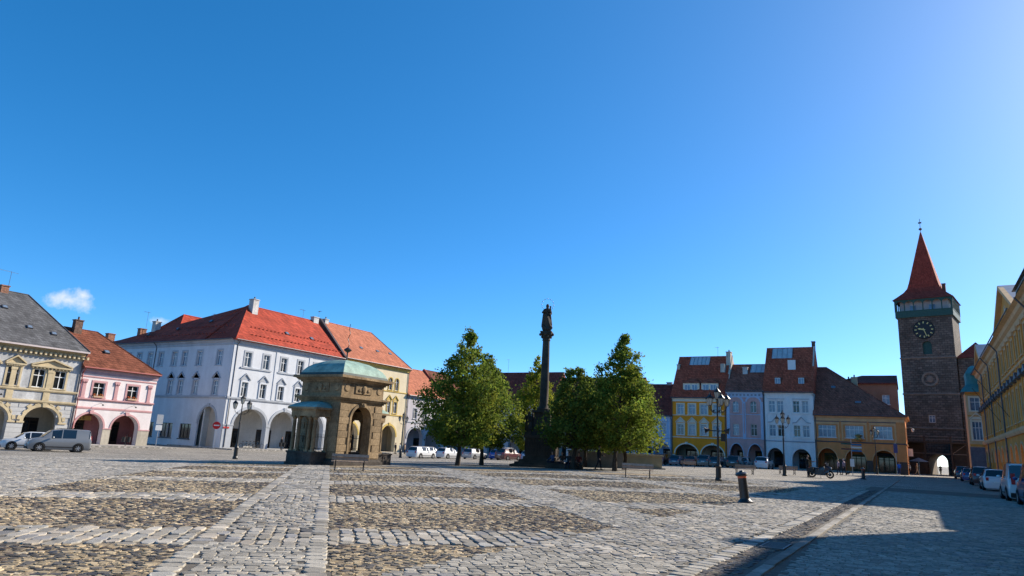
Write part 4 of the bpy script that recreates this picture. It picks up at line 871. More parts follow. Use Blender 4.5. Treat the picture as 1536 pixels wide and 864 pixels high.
# ------------------------------------------------------------ castle along the right edge (faces -X)
CAS = plaster('castle_ochre', (.72, .33, .085), .08, .15); CAL = plaster('castle_cream', (.68, .44, .24), .06, .12)
CY0 = 124.5
t = thing('castle', 'long ochre castle front with gables and arcade along the right edge', 'castle', (8, CY0, .1), R(-90))
sky_ = [(-10, 11.7), (33.0, 11.7), (33.0, 12.6), (34, 12.6), (34, 8.5), (43.4, 8.5), (50.2, 12.2), (54.5, 15.6), (67, 15.6), (68, 14.8), (70, 14.9), (78.7, 18.7), (89.6, 14.7), (107, 14.7), (113, 18.1), (119, 14.7), (CY0, 14.7)]
top = [(CY0 - y, -.8) for y in (CY0, -10)] + [(CY0 - y, z) for y, z in sky_]
wy = [122.3 - 3.05 * i for i in range(22)]; ay = [120.5 - 4.3 * i for i in range(16)]
hol = [rect(CY0 - y, 5.7, 1.25, 2.9) for y in wy] + [rect(CY0 - y, 10.9, 1.2, 2.1) for y in wy] + [arch_poly(CY0 - y, 1.5, 2.2, 1.6) for y in ay]
facade(t, 0, 1, 0, 1, hol, CAS, lambda h: .7 if len(h) > 6 else .22, top=top)
for y in wy:
    window(t, CY0 - y, 5.7, 1.25, 2.9, CAL, .2, None, GL_L, cols=2); window(t, CY0 - y, 10.9, 1.2, 2.1, CAL, .18, None, GL_L)
    x = CY0 - y; MB().prism([(x - 1.0, 9.15), (x + 1.0, 9.15), (x, 9.75)], -.45, .02).build('hood', LEAD, t)
    MB().box(x + 1.28, x + 1.72, -.1, .02, 5.3, 13.4).build('pilaster', CAS, t); MB().box(x + 1.2, x + 1.8, -.18, .02, 13.2, 13.6).build('capital', CAL, t)
for a in ay: arch_trim(t, CY0 - a, 1.5, 2.2, 1.6, CAL, t=.2, proud=.06, key=False)
WV = CY0 - 45; MB().box(0, CY0 + 10, 4.0, 4.2, -.5, 5).build('arcade', CAL, t)
band(t, WV, 4.6, CAL, .5, .3); band(t, WV, 10.3, CAL, .2, .12)
for y0_, y1_ in ((CY0, 56.0),): cornice(t, y0_ - y1_, 14.75, CAL, .75, 1.3)
b = MB()      # roofs follow the skyline back from the front
pts = [(CY0 - y, z) for y, z in sky_]
for (xa, za), (xb, zb) in zip(pts[:-1], pts[1:]):
    if abs(xa - xb) > .3: b.add([(xa, -.35, za + .05), (xb, -.35, zb + .05), (xb, 11, zb + .05 + (1.5 if abs(za - zb) < .3 else 0)), (xa, 11, za + .05 + (1.5 if abs(za - zb) < .3 else 0)), (xa, -.35, za - .12), (xb, -.35, zb - .12)], [(0, 1, 2, 3), (0, 4, 5, 1)])
b.build('roof', ZINC, t)
MB().add([(CY0 - 67.4, -.6, 15.65), (CY0 - 54.2, -.6, 15.65), (CY0 - 54.2, 10, 15.65), (CY0 - 67.4, 10, 15.65), (CY0 - 63.5, 5, 22.7)], [(0, 1, 4), (1, 2, 4), (2, 3, 4), (3, 0, 4), (0, 3, 2, 1)]).build('pavilion_roof', LEAD, t)
for yc, zc, hw_ in ((78.7, 18.7, 9), (113, 18.1, 5.4)):
    x = CY0 - yc; s = MB()
    for q in (-1, 1): s.prism([(x, zc + .02), (x, zc - .35), (x + q * hw_, 15.1 - .35), (x + q * hw_, 15.1)], -.42, -.01)
    s.build('gable_cornice', CAL, t); window(t, x, 15.2, .9, 1.3, CAL, .2, None, GL_D, y=-.02)
for y in (64, 88, 100, 110.5, 119.5): MB().path([(CY0 - y, -.85, 14.5), (CY0 - y, -.2, 13.6), (CY0 - y, -.2, .2)], .07, 8).build('downpipe', LEAD, t)
MB().tube((CY0 - 69, -.85, 14.62), (0, -.85, 14.62), .065, n=8).build('gutter', LEAD, t)
for y in (84, 93): MB().path([(CY0 - y, -.05, 6.5), (CY0 - y, -2.4, 10.2)], .03, 6).build('flagpole', BLACKIRON, t)
MB().add([(0, .2, -1), (0, 11, -1), (0, 11, 14.7), (0, .2, 14.7)], [(0, 1, 2, 3)]).build('end_wall', CAS, t)
# projecting corner bay with copper hood
r = thing('corner_bay', 'narrow cream bay with copper roof at the far end of the castle', 'house', (6.25, 118.6, .1))
facade(r, 0, 2.2, -.5, 12.0, [rect(1.05, 5.3, 1.2, 2.6), rect(1.05, 9.4, 1.2, 1.9)], CAL, .2); MB().add([(0, 0, -.5), (0, 5, -.5), (0, 5, 12), (0, 0, 12)], [(0, 1, 2, 3)]).build('side_wall', CAL, r)
window(r, 1.05, 5.3, 1.2, 2.6, CRE, .18, 'tri', GL_L, cols=3); window(r, 1.05, 9.4, 1.2, 1.9, CRE, .18, None, GL_L)
MB().box(-.05, 2.2, -.05, .02, -.4, 4.3).build('plinth', mat('purple_grey_stone', (.16, .14, .16), .9, .2, 2), r); band(r, 2.2, 4.4, CAS, .3, .12); band(r, 2.2, 8.6, CAS, .15, .1)
cornice(r, 2.2, 12.2, CAS, .5, .6)
b = MB(); pr = [(-.55, 12.05), (-.35, 12.5), (.25, 13.2), (.35, 14.0), (.25, 14.9), (.7, 15.7), (1.1, 16.0)]
for (a, z), (c, z2) in zip(pr[:-1], pr[1:]): b.add([(a, a, z), (2.4, a, z), (2.4, c, z2), (c, c, z2)], [(0, 1, 2, 3)]); b.add([(a, a, z), (c, c, z2), (c, 5 - c, z2), (a, 5 - a, z)], [(0, 1, 2, 3)])
b.build('copper_roof', mat('bright_patina', (.05, .22, .24), .6, .2, 1.5), r)
aw = MB().prism([(-1.3, 3.55), (0, 4.1), (0, 3.95), (-1.3, 3.4)], 2.3, 4.0, plane='yz').build('awning', WHITEW, r)

# ------------------------------------------------------------ stone well house
SND = mat('sandstone', (.27, .19, .105), .9, .5, .9, .35, 25, streak=.45); SNB = mat('sandstone_block', (.28, .20, .115), .9, .45, 1.4, .35, 25, objrand=.22, streak=.4); SOOT = mat('sooty_stone', (.06, .05, .042), .9, .4, 1.5, .4, 25)
f0 = thing('well_house', 'domed sandstone well house with arches and copper roof', 'well house', (-32.5, 33.25, -.40)); f0.scale = (.9, 1.0, .98)
a_ = 1.95
for k in range(4):
    q = link('arched_side', None, f0, (0, 0, 0), R(90 * k)); q.empty_display_size = .3
    ap = arch_poly(a_, .9, 2.92, .9, .3)
    w_ = facade(q, 0, 2 * a_, 0, 5.6, [ap], SND, .7, y=0); w_.location = (-a_, -a_, 0)
    wi = facade(q, 0, 2 * a_, 0, 4.3, [ap], SND, .0, y=.7, name='inner_wall'); wi.location = (-a_, -a_, 0)
    at = MB()
    for i in range(14):
        t0, t1 = math.pi * i / 14, math.pi * (i + 1) / 14; P = lambda tt, e: ((.9 + e) * math.cos(tt), 2.92 + (.9 + e) * math.sin(tt)); at.prism([P(t0, .0), P(t0, .17), P(t1, .17), P(t1, 0)], -a_ - .09, -a_ + .03)
    at.box(-1.07, -.9, -a_ - .09, -a_ + .03, .4, 2.92).box(.9, 1.07, -a_ - .09, -a_ + .03, .4, 2.92).build('archivolt', SND, q)
    ks = MB().prism([(-.13, 3.76), (.13, 3.76), (.22, 4.02), (-.22, 4.02)], -a_ - .2, -a_ + .02); ks.ell((0, -a_ - .18, 3.88), (.13, .12, .16), 8, 6); ks.build('carved_keystone', SND, q)
    if k in (0, 1, 3):
        for j in range(8):
            z = .52 + j * .425
            for s in (-1, 1):
                L = .84 if (j + (s > 0)) % 2 else .70; xx = s * (a_ - L / 2)
                MB().box(-L / 2, L / 2, -.055, .01, .012, .413, ty=.0).build('stone_block', SNB, q, (xx, -a_, z))
    rel = MB().box(-.75, .75, -.07, .01, 0, .55); rel.ell((0, -.1, .3), (.22, .1, .25), 10, 6); rel.ell((-.4, -.08, .22), (.14, .07, .12), 8, 5); rel.ell((.4, -.08, .22), (.14, .07, .12), 8, 5)
    rel.build('relief_panel', SND, q, (0, -a_, 4.62))
    for xx in (-1.5, 1.5): MB().lathe([(.02, -.05), (.2, -.05), (.26, 0)], 14, c=(xx, -a_, 4.9), axis='y').build('rosette', SND, q)
def ringbox(mb, h0, z0, z1, h1=None):
    h1 = h0 if h1 is None else h1; mb.add([(-h0, -h0, z0), (h0, -h0, z0), (h0, h0, z0), (-h0, h0, z0), (-h1, -h1, z1), (h1, -h1, z1), (h1, h1, z1), (-h1, h1, z1)], [(0, 3, 2, 1), (4, 5, 6, 7), (0, 1, 5, 4), (1, 2, 6, 5), (2, 3, 7, 6), (3, 0, 4, 7)]); return mb
b = MB(); ringbox(b, 2.2, -.3, .3); ringbox(b, 2.12, .3, .46, 2.0); b.build('plinth', SOOT, f0)
b = MB(); ringbox(b, 2.03, 4.02, 4.12); ringbox(b, 2.12, 4.12, 4.26, 2.2); ringbox(b, 2.26, 4.26, 4.38); b.build('lower_cornice', SND, f0)
b = MB(); ringbox(b, 2.05, 5.26, 5.36); ringbox(b, 2.15, 5.36, 5.52, 2.3); ringbox(b, 2.42, 5.52, 5.68); b.build('upper_cornice', SND, f0); b = MB(); ringbox(b, 2.16, 5.68, 5.86, 2.06); b.build('roof_skirt', mat('dark_copper_edge', (.05, .07, .065), .7, .3, 3), f0)
b = MB(); pr = [(2.06, 5.86), (1.98, 6.04), (1.80, 6.27), (1.50, 6.50), (1.08, 6.70), (.60, 6.83), (.05, 6.88)]
for (h0, z0), (h1, z1) in zip(pr[:-1], pr[1:]):
    for k in range(4):
        c, s = [(1, 0), (0, 1), (-1, 0), (0, -1)][k]; rt = lambda x, y, z: (x * c - y * s, x * s + y * c, z)
        b.add([rt(-h0, -h0, z0), rt(h0, -h0, z0), rt(h1, -h1, z1), rt(-h1, -h1, z1)], [(0, 1, 2, 3)])
dm = b.build('copper_dome', COPPER, f0)
b = MB().tube((0, 0, 6.8), (0, 0, 7.55), .05, n=6).lathe([(.04, 7.42), (.25, 7.55), (.28, 7.62), (.1, 7.75), (.03, 7.8)], 12)
pp = [(.09 * math.sin(i * 1.25), 0, 7.8 + i * .15) for i in range(9)] + [(0, 0, 9.4)]; b.path(pp, .025, 5); b.build('finial', BLACKIRON, dm)
for k in (0, 2):       # columned porches on the two ends
    q = link('porch', None, f0, (0, 0, 0), R(90 * k)); q.empty_display_size = .3; q.scale = (.82, .86, 1)
    MB().box(-1.42, 1.42, -3.75, -2.0, -.3, .72).box(-1.5, 1.5, -3.82, -2.0, -.3, .16).box(-1.48, 1.48, -3.8, -2.0, .72, .84).build('plinth', SOOT, q)
    for (x, y) in ((-1.2, -3.5), (-.62, -3.5), (.62, -3.5), (1.2, -3.5), (1.2, -2.25), (-1.2, -2.25)):
        MB().box(-.19, .19, -.19, .19, 0, .1).lathe([(.17, .1), (.155, .2), (.15, .9), (.128, 1.95), (.17, 2.0), (.19, 2.08)], 14).box(-.2, .2, -.2, .2, 2.08, 2.16).build('column', SND, q, (x, y, .84), smooth=35)
    MB().box(-1.42, 1.42, -3.72, -2.0, 3.0, 3.3).box(-1.46, 1.46, -3.76, -2.0, 3.3, 3.42).box(-1.66, 1.66, -3.95, -1.96, 3.42, 3.55).build('entablature', SND, q)
    b = MB(); pr = [(0, 3.55), (.18, 3.66), (.48, 3.80), (.85, 3.90), (1.3, 3.95)]
    for (h0, z0), (h1, z1) in zip(pr[:-1], pr[1:]):
        P = lambda h, z: [(-1.66 + h * .8, -1.95, z), (-1.66 + h * .8, -3.95 + h, z), (1.66 - h * .8, -3.95 + h, z), (1.66 - h * .8, -1.95, z)]
        A, B = P(h0, z0), P(h1, z1); b.add(A + B, [(0, 1, 5, 4), (1, 2, 6, 5), (2, 3, 7, 6)])
    b.add(P(1.3, 3.95), [(0, 1, 2, 3)]); b.build('copper_roof', COPPER, q)
    for x in (-1.2, 1.2):
        b = MB().tube((x, -3.35, 1.75), (x, -2.4, 1.75), .018, n=4).tube((x, -3.35, 1.05), (x, -2.4, 1.05), .018, n=4)
        for i in range(7): b.tube((x, -3.3 + i * .14, .84), (x, -3.3 + i * .14, 1.95), .014, n=4)
        b.build('iron_fence', BLACKIRON, q)
tag(MB().box(-.42, .42, -.42, .42, 0, .78).box(-.46, .46, -.46, .46, .7, .78).box(-.36, .36, -.36, .36, .78, .8).build('planter', SOOT, None, (-31.9, 37.0, gz(-31.9))), 'dark square planter box right of the well house', 'planter')

# ------------------------------------------------------------ soft figures: tapered capsules merged into one skin
def cap(mb, p, q, r0, r1, mi=0, n=10): 
    p = Vector(p); q = Vector(q); mb.tube(p, q, r0, r1, n, mi); mb.ell(p, (r0,) * 3, n, 6, mi); mb.ell(q, (r1,) * 3, n, 6, mi)
def merge(mb, name, mats, parent, voxel, loc=(0, 0, 0), rot=None, scale=1.0, segs=None):
    me = bpy.data.meshes.new(name); me.from_pydata(mb.v, [], mb.f); o = bpy.data.objects.new('tmp', me); col.objects.link(o)
    m = o.modifiers.new('r', 'REMESH'); m.mode = 'VOXEL'; m.voxel_size = voxel; m2 = o.modifiers.new('s', 'SMOOTH'); m2.iterations = 2; m2.factor = .5
    m3 = o.modifiers.new('d', 'DECIMATE'); m3.ratio = .35
    out = bpy.data.meshes.new_from_object(o.evaluated_get(bpy.context.evaluated_depsgraph_get())); bpy.data.objects.remove(o); out.name = name
    out.materials.clear()
    for q in mats: out.materials.append(q)
    if segs and len(mats) > 1:
        A = np.array([s[0] for s in segs], float); B = np.array([s[1] for s in segs], float); rr = np.array([s[2] for s in segs]); mi = np.array([s[3] for s in segs])
        n = len(out.polygons); c = np.zeros(n * 3); out.polygons.foreach_get('center', c); c = c.reshape(-1, 3); AB = B - A; L2 = (AB ** 2).sum(1) + 1e-9
        t = np.clip(((c[:, None] - A[None]) * AB[None]).sum(2) / L2, 0, 1); d = np.linalg.norm(c[:, None] - (A[None] + t[..., None] * AB[None]), axis=2) - rr
        out.polygons.foreach_set('material_index', mi[d.argmin(1)].astype(np.int32))
    out.polygons.foreach_set('use_smooth', [True] * len(out.polygons)); o2 = link(name, out, parent, loc, rot); o2.scale = (scale,) * 3; return o2
SKIN = mat('skin', (.50, .30, .22), .6, .05); SHOE = mat('shoe_dark', (.02, .018, .016), .6)
def person(label, loc, rz, h, top, bottom, hair, walk=0.0, arms=((.05, .0), (.05, .0)), sit=False, sleeves=True, group=None, bend=0.0, bag=None, hatm=None):
    """local: x right, y forward, z up; arms: (swing forward, elbow bend) for left and right"""
    mb = MB(); S = []
    def lim(p, q, r0, r1, mi): cap(mb, p, q, r0, r1, 0, 8); S.append((p, q, (r0 + r1) / 2, mi))
    hip = .92 if not sit else .48; up = lambda z: (0, (z - hip) * math.sin(bend), hip + (z - hip) * math.cos(bend))
    T = hip + .0
    lim((-.08, 0, hip), (.08, 0, hip), .115, .115, 1); lim(up(hip + .1), up(hip + .38), .135, .155, 0)
    sh = up(hip + .49); lim((-.13, sh[1], sh[2] - .02), (.13, sh[1], sh[2] - .02), .095, .095, 0); lim((0, sh[1], sh[2]), (0, sh[1] + .02, sh[2] + .16), .06, .052, 2)
    hd = (0, sh[1] + .035, sh[2] + .255); mb.ell(hd, (.078, .098, .122), 12, 8); S.append((hd, hd, .1, 2)); mb.ell((0, hd[1] + .1, hd[2] - .015), (.016, .024, .024), 6, 5)
    for s in (-1, 1): mb.ell((s * .078, hd[1] - .005, hd[2] - .01), (.014, .024, .034), 6, 5)
    for s, wk in ((-1, walk), (1, -walk)):
        if sit: kn = (s * .12, .42, .50); an = (s * .12, .44, .1)
        else: kn = (s * .1, .42 * math.sin(wk) + .02, hip - .44 * math.cos(wk)); an = (s * .1, kn[1] + .42 * math.sin(wk - abs(wk) * .6), kn[2] - .40 * math.cos(wk - abs(wk) * .6))
        lim((s * .09, 0, hip - .02), kn, .092, .062, 1); lim(kn, an, .062, .044, 1); lim((an[0], an[1] - .03, an[2] - .035), (an[0] + s * .02, an[1] + .16, an[2] - .045), .042, .036, 3)
    for s, (sw, eb) in ((-1, arms[0]), (1, arms[1])):
        p0 = Vector((s * .19, sh[1], sh[2] - .01)); e = p0 + Vector((s * .05, .28 * math.sin(sw), -.28 * math.cos(sw))); w = e + Vector((-s * .02, .25 * math.sin(sw + eb), -.25 * math.cos(sw + eb)))
        lim(tuple(p0), tuple(e), .056, .045, 0); lim(tuple(e), tuple(w), .042, .032, 0 if sleeves else 2)
        d = (w - e).normalized(); k = w + d * .05; mb.ell(tuple(k), (.024, .04, .05), 8, 6); S.append((tuple(w), tuple(k), .04, 2)); side = Vector((0, 1, 0)) if abs(d.y) < .8 else Vector((0, 0, 1))
        for i, fl in enumerate((.07, .085, .08, .06)): f0_ = k + d * .035 + side * (.03 - i * .02); cap(mb, f0_, f0_ + d * fl + Vector((-s * .02, 0, 0)), .0105, .009, 0, 6)
        cap(mb, k + side * .035, k + side * .055 + d * .05, .012, .01, 0, 6)
    r = thing('person', label, 'person', loc, rz, group); sc_ = h / 1.75
    merge(mb, 'body', [mat('cloth_' + str(top), top, .9, .1, 4), mat('cloth_' + str(bottom), bottom, .9, .1, 4), SKIN, SHOE], r, .019, scale=sc_, segs=S)
    b = MB(); b.ell((0, hd[1] - .022, hd[2] + .028), (.088, .1, .112), 12, 8); b.build('hair', hatm or mat('hair_' + str(hair), hair, .7), r, smooth=60).scale = (sc_,) * 3
    if bag: MB().box(-.16, .16, -.24, -.1, hip + .12, hip + .52, tx=.02, ty=.02).build('rucksack', mat('bag_' + str(bag), bag, .8), r).scale = (sc_,) * 3
    return r

# ------------------------------------------------------------ statue column
m0 = thing('statue_column', 'tall stone column with a statue on top, standing on a plinth among trees', 'monument', (-28.4, 53.8, -.30), R(20))
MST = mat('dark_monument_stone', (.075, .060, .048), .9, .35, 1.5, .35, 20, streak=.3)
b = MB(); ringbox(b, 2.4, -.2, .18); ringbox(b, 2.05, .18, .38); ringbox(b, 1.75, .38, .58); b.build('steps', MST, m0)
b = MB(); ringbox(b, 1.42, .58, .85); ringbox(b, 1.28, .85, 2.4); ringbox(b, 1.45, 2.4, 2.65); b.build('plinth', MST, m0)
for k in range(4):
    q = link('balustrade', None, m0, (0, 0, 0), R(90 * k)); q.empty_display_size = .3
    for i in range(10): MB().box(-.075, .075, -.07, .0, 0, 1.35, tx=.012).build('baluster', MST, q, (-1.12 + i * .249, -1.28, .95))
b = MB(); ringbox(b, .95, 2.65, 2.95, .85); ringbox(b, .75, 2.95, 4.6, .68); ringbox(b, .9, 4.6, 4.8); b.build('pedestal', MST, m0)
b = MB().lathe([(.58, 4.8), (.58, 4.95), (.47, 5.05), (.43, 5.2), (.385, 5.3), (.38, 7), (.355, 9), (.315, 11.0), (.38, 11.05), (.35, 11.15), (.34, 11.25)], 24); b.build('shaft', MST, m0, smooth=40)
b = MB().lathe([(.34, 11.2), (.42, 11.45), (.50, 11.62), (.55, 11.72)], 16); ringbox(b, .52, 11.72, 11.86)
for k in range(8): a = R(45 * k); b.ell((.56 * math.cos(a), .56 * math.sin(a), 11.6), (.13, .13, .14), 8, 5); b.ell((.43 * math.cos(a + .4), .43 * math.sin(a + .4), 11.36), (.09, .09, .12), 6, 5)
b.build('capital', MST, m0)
def statue(parent, loc, h, child=False, rz=0):
    mb = MB()
    for p, q, r0, r1 in (((-.04, 0, .02), (-.06, .02, .5), .22, .19), ((-.06, .02, .5), (.06, 0, .98), .2, .15), ((.06, 0, .98), (0, 0, 1.38), .15, .14), ((-.13, 0, 1.36), (.13, 0, 1.36), .085, .085), ((0, 0, 1.42), (0, .02, 1.52), .06, .055), ((.2, 0, 1.36), (.36, .08, 1.12), .07, .06), ((.36, .08, 1.12), (.14, .26, 1.2), .055, .05), ((-.2, 0, 1.36), (-.27, .05, 1.08), .07, .06), ((-.27, .05, 1.08), (-.12, .24, 1.0), .055, .045), ((.2, -.06, 1.3), (.26, -.1, .2), .09, .13), ((-.16, -.08, 1.3), (-.24, -.02, .3), .08, .14), ((.1, .12, .9), (-.14, .18, .25), .09, .1)): cap(mb, p, q, r0, r1)
    mb.ell((0, .03, 1.63), (.085, .1, .125), 10, 8); mb.ell((0, -.03, 1.62), (.12, .12, .17), 10, 8)
    if child: cap(mb, (-.14, .2, 1.2), (-.16, .22, 1.4), .08, .07); mb.ell((-.17, .24, 1.53), (.07, .07, .085), 8, 6); mb.ell((0, 0, .0), (.34, .3, .22), 10, 6); mb.ell((.25, .1, .12), (.15, .14, .14), 8, 6); mb.ell((-.26, .08, .1), (.14, .14, .14), 8, 6)
    return merge(mb, 'statue', [MST], parent, .03, loc, rz, h / 1.75)
s_ = statue(m0, (0, 0, 12.1), 2.3, True, R(195))
b = MB()
for k in range(12): a = R(30 * k); b.ell((.42 * math.cos(a), 0, 1.72 + .42 * math.sin(a)), (.03, .02, .03), 6, 4)
for k in range(24): a, c = R(15 * k), R(15 * k + 15); b.tube((.42 * math.cos(a), 0, 1.72 + .42 * math.sin(a)), (.42 * math.cos(c), 0, 1.72 + .42 * math.sin(c)), .008, n=4)
b.build('star_halo', mat('halo_gilt', (.25, .19, .09), .5, metal=.5), s_)
for x, y in ((-1.1, -1.1), (1.1, -1.1), (-1.1, 1.1), (1.1, 1.1)): MB().box(x - .26, x + .26, y - .26, y + .26, 2.65, 2.9).build('statue_base', MST, m0); statue(m0, (x, y, 2.9), 1.7, False, R(random.uniform(150, 210)))

# ------------------------------------------------------------ trees
BARK = mat('bark', (.055, .042, .032), .95, .3, 6, .5, 25)
def leafmat(name, c): return mat(name, c, .75, .0, objrand=0, attr='tint', trans=.48, spec=.12)
LEAF = leafmat('linden_leaf', (.06, .09, .02))
def tree(label, loc, h, prof, clumps, base, seed, lean=0.0, leaf=.17, zt=1.8, per=46, trunk_r=.17):
    """prof: list of (height fraction, radius) of the crown envelope"""
    rg = np.random.default_rng(seed); r = thing('linden_tree', label, 'tree', loc, 0, 'linden trees round the column')
    hz = [p[0] * h for p in prof]; rr = [p[1] for p in prof]
    tb = MB(); top = h * .93; prevp = Vector((0, 0, -.15)); prevr = trunk_r * 1.35; axis = []
    for i in range(1, 9):
        z = -.15 + (top + .15) * i / 8; p = Vector((rg.normal(0, .05) + lean * z, rg.normal(0, .05), z)); rad = max(.02, trunk_r * (1 - z / top * .92)); tb.tube(prevp, p, prevr, rad, 9, cap=False); axis.append((prevp, p)); prevp, prevr = p, rad
    C = []
    for i in range(clumps):
        for _ in range(40):
            z = rg.uniform(hz[0], hz[-1]); R_ = np.interp(z, hz, rr)
            if rg.random() < (R_ / max(rr)) ** 1.3 + .08: break
        a = rg.uniform(0, 2 * math.pi); R_ *= 1 + .16 * math.sin(2 * a + z * 1.1 + seed) + .12 * math.sin(3.7 * a - z * 1.9 + seed * 2) + .08 * math.sin(z * 3.1 + a); q = R_ * math.sqrt(rg.uniform(.12, 1.0)) * (1 + rg.normal(0, .06)) * (rg.uniform(1.1, 1.28) if rg.random() < .09 else 1); C.append((q * math.cos(a) + lean * z, q * math.sin(a), z, R_))
    C = np.array(C)
    # limbs to a subset of clumps
    for c in C[rg.permutation(len(C))[:min(60, len(C))]]:
        z0 = max(zt * .9, c[2] - np.hypot(c[0], c[1]) * .75 - .3); s = Vector((lean * z0, 0, z0)); e = Vector(c[:3]); mid = (s + e) / 2 + Vector((0, 0, -.12)); d = (e - s).length
        tb.tube(s, mid, .025 + .012 * d, .02 + .006 * d, 5, cap=False); tb.tube(mid, e, .02 + .006 * d, .008, 5, cap=False)
    tb.build('trunk', BARK, r, smooth=60)
    n = len(C) * per; cl = np.repeat(np.arange(len(C)), per); sig = np.clip(.11 + .055 * C[:, 3], .12, .34) * rg.uniform(.7, 1.25, len(C))
    P = C[cl, :3] + rg.normal(0, 1, (n, 3)) * sig[cl][:, None] * np.array([1, 1, .85])
    # a few stray sprigs break the outline
    k = P[:, 2] > hz[0] - .35; P = P[k]; cl = cl[k]; n = len(P)
    nrm = rg.normal(0, 1, (n, 3)) + np.array([0, 0, .7]); nrm /= np.linalg.norm(nrm, axis=1)[:, None]
    t1 = np.cross(nrm, rg.normal(0, 1, (n, 3))); t1 /= np.linalg.norm(t1, axis=1)[:, None]; t2 = np.cross(nrm, t1); s = leaf * rg.uniform(.5, 1.4, n)[:, None]
    V = np.stack([P - t1 * s * .55, P + t2 * s * .42 - nrm * s * .1, P + t1 * s * .6 - nrm * s * .12, P - t2 * s * .42 - nrm * s * .1], 1).reshape(-1, 3)
    tone = rg.uniform(.72, 1.28, len(C))[cl] * rg.uniform(.88, 1.14, n); yel = np.clip(rg.normal(.12, .16, len(C))[cl] + rg.normal(0, .06, n), 0, 1)[:, None]
    colr = (np.array(base)[None] * (1 - yel) + np.array([.30, .27, .035])[None] * yel) * tone[:, None]
    me = stone_mesh('crown', [(V, np.arange(4 * n), np.full(n, 4), np.repeat(colr, 4, axis=0))], LEAF); link('crown', me, r); return r
PYR = [(.17, 1.7), (.26, 2.7), (.42, 2.75), (.58, 2.2), (.74, 1.4), (.88, .7), (1.0, .12)]
GRN = (.125, .182, .028); GRD = (.095, .148, .028); GRY_ = (.22, .25, .025)
def gl(x, y): return (x, y, gz(x))
tree('tall linden with pointed top, leftmost of the trees', gl(-31.0, 44.8), 10.7, [(.15, 1.8), (.22, 2.9), (.36, 3.25), (.50, 2.8), (.64, 2.15), (.78, 1.4), (.9, .7), (1.0, .1)], 520, GRN, 1, .03)
tree('broad linden just behind the leftmost tree', gl(-32.4, 50.4), 9.6, [(.17, 1.9), (.26, 3.0), (.42, 3.1), (.58, 2.6), (.74, 1.8), (.9, .8), (1.0, .15)], 420, GRN, 2)
tree('slender yellowish linden left of the statue column', gl(-34.0, 62.5), 10.9, [(.15, 1.6), (.28, 2.5), (.45, 2.4), (.62, 1.9), (.78, 1.25), (.92, .6), (1.0, .15)], 360, GRY_, 3)
tree('low dark linden right of the statue column', gl(-23.7, 50.4), 7.9, [(.22, 1.8), (.34, 2.6), (.55, 2.5), (.72, 1.9), (.88, 1.2), (1.0, .5)], 340, GRD, 4)
tree('tall conical linden, rightmost of the trees', gl(-20.5, 51.0), 10.8, [(.16, 1.7), (.24, 2.6), (.38, 2.8), (.52, 2.4), (.66, 1.8), (.8, 1.15), (.92, .55), (1.0, .08)], 470, GRN, 5, .07)
tree('linden close behind the rightmost tree', gl(-21.9, 56.6), 9.0, [(.18, 1.8), (.3, 2.7), (.5, 2.5), (.7, 1.7), (.88, .8), (1.0, .2)], 330, GRN, 6, .05)
tree('dark linden behind the statue column', gl(-27.3, 60.5), 8.6, [(.2, 1.8), (.35, 2.7), (.6, 2.3), (.8, 1.3), (1.0, .2)], 300, GRD, 7)

# ------------------------------------------------------------ lamps, benches, bollards, signs
LG = mat('lantern_glass', (.60, .60, .55), .2, .08, spec=.6, trans=.4)
def lantern(parent, x, y, z, s=1.0):
    b = MB(); b.lathe([(.06, 0), (.10, .03)], 6, c=(x, y, z)); b.lathe([(.20 * s, .42 * s), (.22 * s, .46 * s), (.10 * s, .60 * s), (.04 * s, .66 * s), (.02 * s, .8 * s)], 6, c=(x, y, z))
    for k in range(6): a = R(60 * k); b.tube((x + .1 * s * math.cos(a), y + .1 * s * math.sin(a), z + .03), (x + .19 * s * math.cos(a), y + .19 * s * math.sin(a), z + .42 * s), .012, n=4)
    o = b.build('lantern', BLACKIRON, parent); MB().lathe([(.085 * s, .03), (.175 * s, .42 * s)], 6, c=(x, y, z)).build('lantern_glass', LG, o)
def street_lamp(label, loc, h, heads, up=True, speakers=False, rz=0.0):
    r = thing('street_lamp', label, 'street lamp', loc, rz, 'iron street lamps on the square')
    b = MB().lathe([(.20, 0), (.20, .12), (.16, .2), (.15, .75), (.17, .85), (.12, .95), (.085, 1.15), (.075, 1.3)], 10); b.build('base', BLACKIRON, r)
    MB().lathe([(.07, 1.25), (.055, h * .55), (.075, h * .56), (.05, h * .6), (.042, h - .75)], 10).build('post', BLACKIRON, r)
    z = h - 1.0
    for k in range(heads):
        a = 2 * math.pi * k / heads; x, y = .55 * math.cos(a), .55 * math.sin(a)
        MB().path([(0, 0, z - .35), (x * .5, y * .5, z - .38), (x * .9, y * .9, z - .2), (x, y, z - .02)], .02, 5).ell((x * .5, y * .5, z - .28), (.05, .05, .05), 6, 4).build('arm', BLACKIRON, r); lantern(r, x, y, z)
    MB().tube((0, 0, h - .8), (0, 0, h - .55), .035, n=6).build('stem', BLACKIRON, r); lantern(r, 0, 0, h - .6)
    if speakers:
        o = MB().tube((-.5, 0, 2.9), (.4, 0, 2.9), .03, n=5).build('speaker_bar', BLACKIRON, r)
        for x, rot in ((-.45, R(180)), (.35, 0)):
            MB().lathe([(.05, 0), (.09, .12), (.2, .3)], 10, axis='x').build('horn_speaker', BLACKIRON, r, (x, 0, 2.95), (0, R(10), rot))
        MB().box(.18, .42, -.12, .12, 2.3, 2.75).build('control_box', BLACKIRON, r)
    return r
street_lamp('many-armed black lamp with loudspeakers behind the leaning bollard', gl(-10.3, 41.8), 5.35, 5, speakers=True, rz=R(20))
street_lamp('black lamp in front of the tall white house', gl(-10.35, 65.2), 5.5, 3, rz=R(40))
